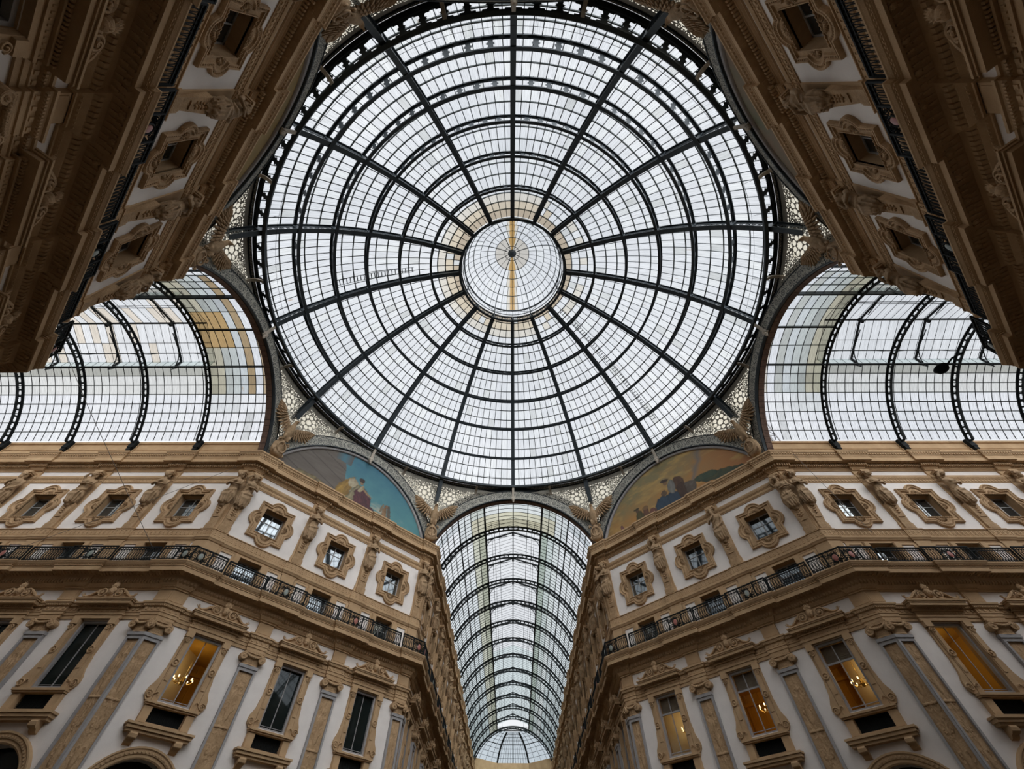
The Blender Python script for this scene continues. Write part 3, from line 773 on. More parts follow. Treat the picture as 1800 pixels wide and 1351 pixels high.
def mk_statue(kind):
    m = MB(); Y = -.36
    lean = {'a': .02, 'b': -.03, 'c': .03}[kind]
    m.loft([(0, Y+.06, 16.42, .10, .10, 0), (0, Y+.04, 16.56, .17, .15, .10), (0, Y, 16.66, .30, .24, .24), (0, Y-.02, 16.9, .33, .26, .20), (lean, Y-.02, 17.25, .35, .26, .15), (lean, Y, 17.55, .32, .23, .08), (lean, Y, 17.72, .26, .19, .03)], 88, 13)
    # gathered cloth roll at the hips
    m.tube([(-.34, Y-.02, 17.50), (-.15, Y-.25, 17.36), (.08, Y-.26, 17.42), (.34, Y-.05, 17.62)], [.07, .09, .09, .07], 8)
    for sx in (-1, 1): m.tube([(sx*.30, Y-.1, 17.45), (sx*.38, Y, 17.1), (sx*.33, Y+.05, 16.75)], [.07, .08, .03], 7)
    m.ell((.0, Y-.15, 16.62), (.12, .10, .10), 8, 6)
    m.loft([(lean, Y, 17.66, .27, .20, 0), (lean, Y-.02, 17.86, .26, .19, 0), (lean, Y-.06, 18.10, .31, .24, 0), (lean, Y-.05, 18.28, .36, .22, 0), (lean, Y-.04, 18.40, .30, .17, 0), (lean, Y-.04, 18.47, .12, .12, 0), (lean, Y-.06, 18.60, .09, .10, 0)], 28, 0)
    if kind != 'c':
        for sx in (-1, 1): m.ell((lean+sx*.13, Y-.23, 18.13), (.11, .09, .11), 10, 7)
    hx = {'a': .03, 'b': -.05, 'c': 0}[kind]
    m.ell((hx, Y-.14, 18.76), (.125, .155, .175), 14, 10); m.ell((hx, Y-.29, 18.74), (.025, .035, .045), 6, 5)
    m.ell((hx, Y-.05, 18.85), (.19, .17, .17), 12, 8)
    for k in range(12):
        a = pi*k/11; m.ell((hx+.17*cos(a), Y-.17, 18.80+.15*sin(a)), (.045, .06, .045), 6, 5)
    for sx in (-1, 1):
        m.ell((hx+sx*.14, Y-.04, 18.70), (.06, .08, .12), 8, 6)
        m.ell((hx+sx*.05, Y-.28, 18.79), (.03, .02, .02), 6, 4)
    m.ell((hx, Y-.27, 18.67), (.045, .025, .015), 6, 4)
    if kind == 'c': m.ell((hx, Y-.20, 18.58), (.10, .10, .14), 10, 7); m.ell((hx, Y-.18, 18.46), (.06, .07, .10), 8, 6)
    if kind == 'a':
        arms = [[(-.36, Y-.02, 18.34), (-.43, Y-.14, 17.98), (-.18, Y-.33, 18.0), (.12, Y-.33, 18.12)], [(.38, Y-.02, 18.34), (.44, Y-.16, 17.94), (.20, Y-.36, 17.90), (-.12, Y-.33, 17.98)]]
    elif kind == 'b':
        arms = [[(-.38, Y-.02, 18.34), (-.48, Y-.18, 18.55), (-.30, Y-.22, 18.80), (-.16, Y-.18, 18.92)], [(.34, Y-.02, 18.34), (.44, Y-.14, 17.96), (.20, Y-.34, 17.92), (-.05, Y-.32, 17.90)]]
    else:
        arms = [[(-.38, Y-.02, 18.34), (-.44, Y-.12, 17.96), (-.24, Y-.32, 18.05), (.05, Y-.34, 18.22)], [(.38, Y-.02, 18.34), (.45, Y-.08, 17.96), (.42, Y-.22, 17.66), (.28, Y-.30, 17.50)]]
    for A_ in arms:
        m.tube(A_, [.10, .078, .062, .04], 9); h = Vector(A_[-1]); d = (h-Vector(A_[-2])).normalized()
        m.ell(tuple(h+d*.04), (.055, .04, .045), 8, 6)
        for k in range(4): m.tube([tuple(h+d*.05+Vector((0, 0, .035-.022*k))), tuple(h+d*(.14-.01*abs(k-1))+Vector((0, .02, .03-.022*k)))], [.016, .012], 5)
        m.tube([tuple(h+d*.02+Vector((0, -.01, .04))), tuple(h+d*.08+Vector((0, -.02, .075)))], [.016, .012], 5)
    # slanting drapery folds across the lap and trailing cloth
    for k in range(7): m.tube([(-.26+.08*k, Y-.25, 17.42-.01*k), (-.24+.07*k, Y-.30, 17.1), (-.18+.055*k, Y-.22, 16.72)], [.03, .042, .02], 6)
    if kind != 'a': m.tube([(.36, Y+.02, 18.3), (.2, Y-.22, 18.1), (-.1, Y-.24, 17.85), (-.3, Y-.1, 17.6)], [.05, .05, .055, .05], 7)
    return remeshed(m, 'caryatid_figure_'+kind, M['statue'], .022)
for k_ in 'abc': P['fig_'+k_] = mk_statue(k_)

def mk_rail():
    def loops(m, xs, zlo=12.66, zhi=13.22, y=0):
        for x in xs:
            m.tube([(x+.052*cos(a), y, (zlo+zhi)/2+(zhi-zlo)/2*sin(a)) for a in [2*pi*k/10 for k in range(10)]], .018, 4, True)
            m.tube([(x+.035*cos(a), y, 13.275+.035*sin(a)) for a in [2*pi*k/6 for k in range(6)]], .016, 3, True)
            m.ell((x, y, zlo+.08), (.03, .03, .02), 6, 4)
            m.tube([(x-.06, y, 12.52), (x+.02, y, 12.62), (x+.05, y, 12.56), (x, y, 12.54)], .018, 3)
            m.tube([(x-.06, y, 12.66), (x-.02, y, 12.60), (x+.06, y, 12.66)], .018, 3)
            m.tube([(x-.05, y, 12.70), (x, y, 12.76), (x+.05, y, 12.70)], .014, 3)
    def screen(name, x0, x1):
        m = MB(); n = max(1, round((x1-x0)/.14)); loops(m, [x0+(x1-x0)*(i+.5)/n for i in range(n)])
        for z, r in ((12.66, .018), (13.235, .018)): m.box(x0, x1, -r, r, z-r, z+r)
        for x in (x0, x1): m.box(x-.03, x+.03, -.03, .03, 12.5, 13.36)
        P[name] = m.mesh(name, M['iron_blk'])
        m = MB(); m.box(x0-.02, x1+.02, -.035, .035, 13.34, 13.40, tx=.0); P[name+'_rail'] = m.mesh(name+'_handrail', M['iron_blk'])
        m = MB(); m.box(x0-.02, x1+.02, -.03, .03, 12.48, 12.54); P[name+'_foot'] = m.mesh(name+'_foot_rail', M['iron_blk'])
    screen('rail_bay', -1.12, 1.12); screen('rail_short', -.37, .37); screen('rail_corner', -.42, .42)
    # solid scrollwork panel with an enamel medallion
    m = MB(); random.seed(3)
    m.box(-.45, -.42, -.02, .02, 12.5, 13.34); m.box(.42, .45, -.02, .02, 12.5, 13.34)
    for sx in (-1, 1):
        for sz in (-1, 1):
            spiral(m, (sx*.27, 12.93+sz*.24), .13, 1.8, .020, 0, sx, sz, 16, .0); spiral(m, (sx*.38, 12.93+sz*.09), .07, 1.4, .016, 0, sx, sz, 10, .0)
            spiral(m, (sx*.10, 12.93+sz*.33), .08, 1.4, .016, 0, sx, sz, 10, .0)
    for k in range(110):
        a = random.random()*2*pi; r = .20+.30*random.random(); x_, z_ = r*cos(a), r*.95*sin(a)
        if abs(x_) < .40 and abs(z_) < .38: m.tube([(x_, 0, 12.93+z_), (x_+.06*cos(a+1.8), 0, 12.93+z_+.06*sin(a+1.8)), (x_+.09*cos(a+3), 0, 12.93+z_+.09*sin(a+3))], .02, 3)
    m.tube([(.17*cos(a), -.01, 12.93+.23*sin(a)) for a in [2*pi*k/16 for k in range(16)]], .03, 5, True)
    P['med_panel'] = m.mesh('scrollwork_panel', M['iron_blk'])
    m = MB(); m.box(-.47, .47, -.035, .035, 13.33, 13.39); P['med_rail'] = m.mesh('medallion_handrail', M['iron_blk'])
    for nm, mm in (('red', M['red']), ('pale', M['palew'])):
        m = MB(); m.ell((0, -.02, 12.93), (.125, .03, .175), 16, 8); P['medal_'+nm] = m.mesh('medallion_'+nm, mm, True)
mk_rail()
ORD = ['nearest', 'second', 'third', 'fourth', 'fifth', 'sixth', 'seventh', 'eighth', 'ninth', 'tenth', 'eleventh', 'twelfth', 'thirteenth', 'fourteenth', 'fifteenth']

# ------------------------------------------------------------------ dome
DZ = 18.5                       # centre of the dome sphere
RG, RO, RI = 20.10, 19.98, 19.25
RING_E = [radians(e) for e in (34.6, 43.1, 51.3, 59.7, 67.9)]
def sph(R, e, a): return (R*cos(e)*cos(a), R*cos(e)*sin(a), DZ+R*sin(e))
def jit(c, k=.05):
    d = 1+random.uniform(-k, k); return tuple(min(1.0, x*d) for x in c)
def build_dome():
    random.seed(11)
    root = link('glass_dome', None); root.location = (0, 0, 0)
    tag(root, 'great glass and iron dome with sixteen ribs over the crossing', 'dome')
    bands = [(radians(26.5), RING_E[0], 12, 3), (RING_E[0], RING_E[1], 11, 3), (RING_E[1], RING_E[2], 9, 3), (RING_E[2], RING_E[3], 8, 3), (RING_E[3], RING_E[4], 6, 3), (RING_E[4], radians(76.2), 4, 4)]
    g = MB(); b = MB(); lp = MB()
    sec = 2*pi/16
    for bi, (e0, e1, n, rows_) in enumerate(bands):
        for s in range(16):
            a0 = sec*s
            for j in range(rows_):
                f0, f1 = e0+(e1-e0)*j/rows_, e0+(e1-e0)*(j+1)/rows_
                for i in range(n):
                    b0, b1 = a0+sec*i/n, a0+sec*(i+1)/n
                    c = (.93, .95, .98)
                    if bi == 5:
                        warm = (.80, .70, .55) if j == 2 else ((.86, .82, .74) if j == 1 else ((.62, .52, .40) if j == 3 else c))
                        if 3 <= s <= 12 or j == 3 or random.random() < .25: c = warm
                    if random.random() < .04: c = (.80, .82, .82)
                    c = jit(c)
                    rr = RG+.012*(j % 2)
                    g.add([sph(rr, f0, b0), sph(rr, f0, b1), sph(rr, f1, b1), sph(rr, f1, b0)], [(0, 1, 2, 3)],
                          [[(b0*30+j*3.3, f0*20), (b1*30+j*3.3, f0*20), (b1*30+j*3.3, f1*20), (b0*30+j*3.3, f1*20)]], [c])
            for i in range(1, n):
                a = a0+sec*i/n
                b.tube([sph(RG-.03, e0+(e1-e0)*k/3, a) for k in range(4)], .034, 3, cap=False)
        for j in range(1, rows_):
            e = e0+(e1-e0)*j/rows_
            lp.tube([sph(RG-.02, e, 2*pi*k/96) for k in range(96)], .052, 4, True)
    link('glazing', g.mesh('dome_glazing', M['glass']), root)
    link('glazing_bars', b.mesh('dome_glazing_bars', M['iron']), root)
    link('lap_joints', lp.mesh('dome_lap_joints', M['lap']), root)
    # ribs
    def rib(e0):
        m = MB(); e1 = radians(75.9); n = max(8, int((e1-e0)/radians(2.6)))
        def arc(R, w, h):
            K = n*1
            for k in range(K):
                a, c = e0+(e1-e0)*k/K, e0+(e1-e0)*(k+1)/K
                pa, pc = sph(R, a, 0), sph(R, c, 0); up = (cos((a+c)/2), 0, sin((a+c)/2))
                m.bar(pa, pc, w, h, up)
        arc(RI-.02, .34, .05); arc(RO-.02, .26, .05); arc(RO-.14, .03, .20); arc(RI+.09, .03, .18)
        n2 = int((e1-e0)*19.6/.42)
        for k in range(n2):
            a, c = e0+(e1-e0)*k/n2, e0+(e1-e0)*(k+1)/n2; mid = (a+c)/2
            up = (-sin(mid), 0, cos(mid))
            m.bar(sph(RI+.12, a, 0), sph(RO-.2, c, 0), .02, .035, up); m.bar(sph(RI+.12, c, 0), sph(RO-.2, a, 0), .02, .035, up)
            m.tube([tuple(Vector(sph((RI+RO)/2-.03, mid, 0))+Vector((-sin(mid)*.11*cos(t)+cos(mid)*.13*sin(t), 0, cos(mid)*.11*cos(t)+sin(mid)*.13*sin(t)))) for t in [2*pi*q/8 for q in range(8)]], .02, 3, True)
        for e in RING_E+[radians(26.6)]:
            if e > e0: m.bar(sph(RI, e, 0), sph(RO, e, 0), .16, .34, (-sin(e), 0, cos(e)))
        return m
    face = rib(radians(26.6)).mesh('dome_rib', M['iron']); corn = rib(radians(19.6)).mesh('dome_rib_long', M['iron'])
    for s in range(16):
        link('rib', corn if s % 2 else face, root, rot=(0, 0, sec*s))
    # ring girders with star-shaped openings
    def ring(R0, e0, R1, e1, nst, wch, name):
        m = MB(); P0 = lambda h: (R0*cos(e0)*(1-h)+R1*cos(e1)*h, R0*sin(e0)*(1-h)+R1*sin(e1)*h)
        NS = 96
        def chord(h, w):
            r, z = P0(h); dr, dz = P0(1)[0]-P0(0)[0], P0(1)[1]-P0(0)[1]; L = hypot(dr, dz); dr, dz = dr/L, dz/L
            # plate of width w square to the web, thickness .07 along it
            q = [(-w/2, -.04), (w/2, -.04), (w/2, .04), (-w/2, .04)]
            vs = []
            for k in range(NS):
                a = 2*pi*k/NS
                for (x, y) in q:
                    rr = r+dr*y-dz*x; zz = z+dz*y+dr*x; vs.append((rr*cos(a), rr*sin(a), DZ+zz))
            fs = [(k*4+j, k*4+(j+1) % 4, ((k+1) % NS)*4+(j+1) % 4, ((k+1) % NS)*4+j) for k in range(NS) for j in range(4)]
            m.add(vs, fs)
        chord(0, wch); chord(1, wch)
        L = hypot(P0(1)[0]-P0(0)[0], P0(1)[1]-P0(0)[1])
        half = [(.30, 0), (.17, .12), (.11, .26), (.10, .38), (.20, .45), (.14, .5), (.20, .55), (.10, .62), (.11, .74), (.17, .88), (.30, 1)]
        T = 2*pi/16/nst
        for s in range(16):
            for i in range(nst+0):
                am = sec*s+T*(i)
                if i == 0: continue
                rm = P0(.5)[0]
                for (x0, h0), (x1, h1) in zip(half[:-1], half[1:]):
                    vs = []
                    for (x, h) in ((-x0, h0), (x0, h0), (x1, h1), (-x1, h1)):
                        r, z = P0(h); a = am+x*1.3*(L/.8)/r; vs.append((r*cos(a), r*sin(a), DZ+z))
                    m.add(vs, [(0, 1, 2, 3)])
            for i in range(nst):      # comb plates along both chords, notched in the middle of every opening
                for h0, h1 in ((.0, .19), (.81, 1.0)):
                    for f0, f1, g0, g1 in ((0, .36, 0, .40), (.64, 1, .60, 1)):
                        vs = []
                        for f, h in ((g0 if h0 == 0 else f0, h0), (g1 if h0 == 0 else f1, h0), (f1 if h0 == 0 else g1, h1), (f0 if h0 == 0 else g0, h1)):
                            r, z = P0(h); a = sec*s+T*(i+f); vs.append((r*cos(a), r*sin(a), DZ+z))
                        m.add(vs, [(0, 1, 2, 3)])
        return m.mesh(name, M['iron'])
    for k, e in enumerate(RING_E):
        link('ring_girder', ring((19.17, 19.2, 19.28, 19.3, 19.3)[k], e-.004, RO, e+.004, 5, .24-.014*k, 'ring_girder_%d' % k), root)
    # springing ring: flat box, star screen, dark gutter plate
    m = MB(); NS = 128
    pr = [(16.95, 26.82), (17.15, 26.80), (17.15, 27.02), (16.95, 27.02)]
    vs = [(r*cos(2*pi*k/NS), r*sin(2*pi*k/NS), z) for k in range(NS) for r, z in pr]
    m.add(vs, [(k*4+j, k*4+(j+1) % 4, ((k+1) % NS)*4+(j+1) % 4, ((k+1) % NS)*4+j) for k in range(NS) for j in range(4)])
    link('springing_ring', m.mesh('springing_ring', M['iron']), root)
    def pol(r, z): zz = z-DZ; return hypot(r, zz), atan2(zz, r)
    R0, e0 = pol(17.15, 26.95); R1, e1 = pol(17.80, 27.46)
    link('star_screen', ring(R0, e0, R1, e1, 6, .10, 'star_screen'), root)
    m = MB(); pr = [(17.76, 27.40), (18.08, 27.64), (18.16, 27.90), (17.80, 27.55)]
    vs = [(r*cos(2*pi*k/NS), r*sin(2*pi*k/NS), z) for k in range(NS) for r, z in pr]
    m.add(vs, [(k*4+j, k*4+(j+1) % 4, ((k+1) % NS)*4+(j+1) % 4, ((k+1) % NS)*4+j) for k in range(NS) for j in range(4)])
    link('gutter_plate', m.mesh('gutter_plate', M['iron_blk']), root)
    # safety wire just inside the springing ring, on small stanchions
    m = MB(); m.tube([(16.62*cos(2*pi*k/96), 16.62*sin(2*pi*k/96), 27.6) for k in range(96)], .012, 3, True)
    for k in range(48):
        a = 2*pi*(k+.5)/48; m.tube([(17.0*cos(a), 17.0*sin(a), 27.0), (16.62*cos(a+.008), 16.62*sin(a+.008), 27.6)], .012, 3)
    link('safety_wire', m.mesh('safety_wire', M['iron_blk']), root)
    # ---- lantern on top
    m = MB(); NS = 64
    def hoop(mb, r, z, w, h):
        vs = [(rr*cos(2*pi*k/NS), rr*sin(2*pi*k/NS), zz) for k in range(NS) for rr, zz in ((r-w/2, z-h/2), (r+w/2, z-h/2), (r+w/2, z+h/2), (r-w/2, z+h/2))]
        mb.add(vs, [(k*4+j, k*4+(j+1) % 4, ((k+1) % NS)*4+(j+1) % 4, ((k+1) % NS)*4+j) for k in range(NS) for j in range(4)])
    hoop(m, 4.80, 37.0, .22, .10); hoop(m, 4.72, 37.62, .12, .10); hoop(m, 4.60, 37.95, .06, .06)
    for k in range(64):
        a0, a1 = 2*pi*k/64, 2*pi*(k+1)/64
        for p, q in ((37.05, 37.58), (37.58, 37.05)): m.bar((4.75*cos(a0), 4.75*sin(a0), p), (4.75*cos(a1), 4.75*sin(a1), q), .03, .03)
    for k in range(16):
        a = sec*k; m.bar((4.76*cos(a), 4.76*sin(a), 37.0), (4.76*cos(a), 4.76*sin(a), 37.62), .3, .05, (-sin(a), cos(a), 0))
    link('compression_ring', m.mesh('compression_ring', M['iron']), root)
    m = MB(); hoop(m, 4.52, 38.7, .12, .12); LZ, LR = 38.2, 4.56
    def ls(e, a, R=LR): return (R*cos(e)*cos(a), R*cos(e)*sin(a), LZ+R*sin(e))
    for k in range(8):
        a = sec*(2*k+1)
        m.bar((4.62*cos(a), 4.62*sin(a), 37.6), (4.52*cos(a), 4.52*sin(a), 38.7), .10, .10, (cos(a), sin(a), 0))
        for sg in (-1, 1):
            pts = []
            for q in range(7):
                t = q/6; aa = a+sg*.36*t; pts.append((4.5*cos(aa), 4.5*sin(aa), 37.75+.88*sin(t*pi/2)))
            m.tube(pts, .03, 4)
            for q in range(3): aa = a+sg*(.05+.07*q); m.tube([(4.5*cos(aa), 4.5*sin(aa), 38.15+.15*q), (4.5*cos(aa), 4.5*sin(aa), 38.66)], .018, 3)
        m.tube([ls(radians(6.5)+(pi/2-.16)*q/8*.95, a, LR-.04) for q in range(9)], .045, 4)
    for e, w in ((radians(46), .05), (radians(68), .055)):
        hoop(m, LR*cos(e), LZ+LR*sin(e), w, .05)
    hoop(m, .74, 42.67, .05, .05); m.loft([(0, 0, 42.40, .06, .06, 0), (0, 0, 42.48, .26, .26, .15), (0, 0, 42.62, .40, .40, .1), (0, 0, 42.74, .42, .42, 0)], 30, 10)
    link('lantern_frame', m.mesh('lantern_frame', M['iron']), root)
    g = MB(); b = MB(); lp = MB()
    es = [radians(x) for x in (6.2, 20, 33, 46, 57, 68, 85.5)]
    for j in range(6):
        n = [48, 48, 48, 32, 32, 16][j]
        for i in range(n):
            a0, a1 = 2*pi*i/n+sec, 2*pi*(i+1)/n+sec; c = jit((.93, .95, .98), .04)
            am = (a0+a1)/2; tw = (.075, .075, .075, .11, .11, .21)[j]
            if j == 5: c = (.74, .70, .64)
            parts = [(a0, a1, c)]
            if abs(cos(am)) < tw:
                wq = .24/(LR*cos((es[j]+es[j+1])/2))
                if sin(am)*cos(am) > 0: parts = [(a0, a1-wq, (.84, .79, .70)), (a1-wq, a1, jit((.58, .36, .13), .2))]
                else: parts = [(a0, a0+wq, jit((.58, .36, .13), .2)), (a0+wq, a1, (.84, .79, .70))]
            for q0, q1, cc in parts:
                g.add([ls(es[j], q0), ls(es[j], q1), ls(es[j+1], q1), ls(es[j+1], q0)], [(0, 1, 2, 3)], [[(q0*8, j), (q1*8, j), (q1*8, j+1), (q0*8, j+1)]], [cc])
            b.tube([ls(es[j], a0, LR-.03), ls(es[j+1], a0, LR-.03)], .024, 3, cap=False)
        if j in (1, 2, 4): lp.tube([ls(es[j], 2*pi*k/48, LR-.02) for k in range(48)], .04, 4, True)
    for i in range(48):
        a0, a1 = 2*pi*i/48, 2*pi*(i+1)/48
        g.add([(4.6*cos(a0), 4.6*sin(a0), 37.62), (4.6*cos(a1), 4.6*sin(a1), 37.62), (4.53*cos(a1), 4.53*sin(a1), 38.7), (4.53*cos(a0), 4.53*sin(a0), 38.7)], [(0, 1, 2, 3)], [[(a0*8, 0), (a1*8, 0), (a1*8, 1), (a0*8, 1)]], [(.88, .9, .93)])
        b.tube([(4.58*cos(a0), 4.58*sin(a0), 37.62), (4.51*cos(a0), 4.51*sin(a0), 38.7)], .012, 3, cap=False)
    link('lantern_glazing', g.mesh('lantern_glazing', M['glass']), root)
    link('lantern_bars', b.mesh('lantern_bars', M['iron']), root)
    link('lantern_laps', lp.mesh('lantern_laps', M['lap']), root)
build_dome()

# maintenance ladders lying on the outside of the dome
def ladder(az, e0, e1, label, w=.42, R=20.35):
    m = MB(); n = 14
    def pt(e, off): p = Vector(sph(R, e, az)); t = Vector((-sin(az), cos(az), 0)); return tuple(p+t*off)
    for sx in (-1, 1): m.tube([pt(e0+(e1-e0)*k/n, sx*w/2) for k in range(n+1)], .022, 4)
    c = int((e1-e0)*R/.30)
    for k in range(c): e = e0+(e1-e0)*(k+.5)/c; m.tube([pt(e, -w/2), pt(e, w/2)], .04, 4)
    tag(link('roof_ladder', m.mesh('roof_ladder', M['iron'])), label, 'ladder')
ladder(radians(40.8), radians(33), radians(72), 'long dark ladder lying on the glass of the dome, lower right')
ladder(radians(183.5), radians(44), radians(64), 'short dark ladder lying on the glass of the dome, left side')

# ------------------------------------------------------------------ screens, arches and lunettes around the octagon
SIDE = ['front', 'front right', 'right', 'back right', 'back', 'back left', 'left', 'front left']
def face_az(k): return pi/2-k*pi/4         # k = 0 front arm, 1 front-right wall, ...
def face_frame(k):   # local x to the right, y outward, z up; origin on the axis
    return Matrix.Rotation(face_az(k)-pi/2, 4, 'Z')
AZC, RB0, RB1, PC = 18.23, 7.50, 8.42, 17.5
def band_mesh():
    m = MB(); nu, nv = 96, 4
    def a0(r): return max(math.asin(2.42/r), math.acos(min(1, 7.20/r)))
    def fn(u, v):
        r = RB0+(RB1-RB0)*v; s = a0(r); a = pi-s-(pi-2*s)*u; return (r*cos(a), PC-.10, AZC+r*sin(a))
    def uvf(u, v):
        r = RB0+(RB1-RB0)*v; s = a0(r); a = pi-s-(pi-2*s)*u; return ((pi/2-a)*7.9/.86+40, v)
    m.grid(fn, nu, nv, uvf)
    m.cm = 1
    for r, y0, y1 in ((RB0, PC-.10, PC+.06), (RB1, PC-.10, PC+.35)):
        s = a0(r); m.grid(lambda u, v: (r*cos(pi-s-(pi-2*s)*u), y0+(y1-y0)*v, AZC+r*sin(pi-s-(pi-2*s)*u)), 64, 1)
    s = a0(RB0)
    for r, w in ((RB0+.01, .05), (RB1-.02, .035)):
        s = a0(r); m.tube([(r*cos(pi-s-(pi-2*s)*k/64), PC-.12, AZC+r*sin(pi-s-(pi-2*s)*k/64)) for k in range(65)], w, 5)
    return m.mesh('rosette_band', [M['band'], M['iron']])
BAND = band_mesh()
def brick_mesh():
    m = MB(); s = math.asin(2.42/RB0)
    n = 44
    for k in range(n):
        for j in range(1):
            a, b = pi-s-(pi-2*s)*k/n, pi-s-(pi-2*s)*(k+.94)/n; y0, y1 = PC+.09, PC+.50
            r0, r1 = RB0-.03, RB0+.12
            vs = [(r*cos(t), y, AZC+r*sin(t)) for y in (y0, y1) for t, r in ((a, r0), (b, r0), (b, r1), (a, r1))]
            m.add(vs, [(0, 1, 2, 3), (7, 6, 5, 4), (0, 4, 5, 1), (1, 5, 6, 2), (2, 6, 7, 3), (3, 7, 4, 0)])
    m.cm = 1
    m.grid(lambda u, v: ((RB0+.0)*cos(pi-s-(pi-2*s)*u), PC+.06+.46*v, AZC+(RB0+.0)*sin(pi-s-(pi-2*s)*u)), 64, 1)
    # wall closing the gap between the brick arch and the barrel roof
    m.grid(lambda u, v: ((RB0+(1.9)*v)*cos(pi-.30-(pi-.60)*u), PC+.52, AZC+(RB0+1.9*v)*sin(pi-.30-(pi-.60)*u)), 48, 1)
    return m.mesh('brick_soffit', [M['brick'], M['iron_blk']])
BRICK = brick_mesh()
RING18 = 18.22
def screen_mesh(h):
    """pierced screen beside a corner; h = +1/-1 half"""
    m = MB(); nu, nv = 24, 10
    def fn(u, v):
        t = u*radians(22.5); al = radians(22.5)-t; x = PC*math.tan(al); zb = AZC+sqrt(max(.01, (RB1-.05)**2-x*x))
        zb = max(zb, 22.0); rb = PC/cos(al)
        r = rb+(RING18-rb)*v+.10*sin(pi*v); z = zb+(27.34-zb)*v
        return (r*cos(h*t), r*sin(h*t), z)
    def uvf(u, v):
        p = fn(u, v); return (h*18.4*u*radians(22.5), p[2])
    m.grid(fn, nu, nv, uvf)
    return m.mesh('pierced_screen_half', M['pierced'])
SCR = {1: screen_mesh(1), -1: screen_mesh(-1)}
def scroll_mesh():
    m = MB(); nu = 24
    def f(r, z): return lambda u, v: (r[0]+(r[1]-r[0])*v, z[0]+(z[1]-z[0])*v, u)
    prof = [(18.22, 27.32), (18.12, 27.64)]
    m.grid(lambda u, v: ((prof[0][0]+(prof[1][0]-prof[0][0])*v)*cos(radians(-22.5+45*u)), (prof[0][0]+(prof[1][0]-prof[0][0])*v)*sin(radians(-22.5+45*u)), prof[0][1]+(prof[1][1]-prof[0][1])*v), nu, 1,
           lambda u, v: (u*34, v))
    m.cm = 1
    for r, z, w in ((18.18, 27.31, .045), (18.08, 27.65, .03)):
        m.tube([(r*cos(radians(-22.5+45*k/nu)), r*sin(radians(-22.5+45*k/nu)), z) for k in range(nu+1)], w, 5)
    return m.mesh('running_scroll', [M['scroll'], M['iron_blk']])
SCROLL = scroll_mesh()
def bracket_mesh(key):
    m = MB()
    if not key: pts = [(17.12, 26.86), (17.4, 27.02), (17.7, 27.05), (18.0, 26.92), (18.22, 26.62)]
    else: pts = [(17.10, 26.86), (17.16, 26.6), (17.24, 26.3), (17.30, 26.0), (17.33, 25.65)]
    for a, b in zip(pts[:-1], pts[1:]): m.bar((a[0], 0, a[1]), (b[0], 0, b[1]), .20, .10, (-(b[1]-a[1]), 0, b[0]-a[0]))
    if key:
        m.tube([(17.30, -.16, 25.7), (17.30, .16, 25.7)], .15, 8); m.ell((17.24, 0, 25.5), (.13, .13, .16), 8, 6); m.ell((17.20, 0, 25.3), (.09, .08, .10), 8, 6)
        m.box(17.22, 17.42, -.14, .14, 25.6, 25.95)
    return fix_normals(m.mesh('curved_bracket', M['pale_stone'] if not key else M['pale_stone']))
BR0, BR1 = bracket_mesh(False), bracket_mesh(True)
for k in range(8):
    fm = face_frame(k); az = face_az(k)
    arm = k % 2 == 0
    where = 'the mouth of the %s arcade' % SIDE[k] if arm else 'the painted lunette on the %s wall' % SIDE[k]
    r = empty('rosette_arch', fm); tag(r, 'rosette arch around %s' % where, 'arch')
    link('rosette_band', BAND, r)
    if arm: link('brick_soffit', BRICK, r)
    s = link('scroll_frieze', SCROLL, mw=Matrix.Rotation(az, 4, 'Z')); tag(s, 'grey scroll frieze over %s' % where, 'frieze')
    for j, nm in ((-1, 'right'), (0, 'middle'), (1, 'left')):
        b = link('ring_bracket', BR1 if j == 0 else BR0, mw=Matrix.Rotation(az+j*radians(11.3), 4, 'Z'))
        tag(b, '%s pale bracket over %s' % (nm, where), 'bracket')
    # corner to the right of face k
    ca = az-radians(22.5)
    c = empty('pierced_screen', Matrix.Rotation(ca, 4, 'Z'))
    tag(c, 'backlit pierced stone screen in the corner between %s and %s sides' % (SIDE[k], SIDE[(k+1) % 8]), 'screen')
    link('right_half', SCR[-1], c); link('left_half', SCR[1], c)
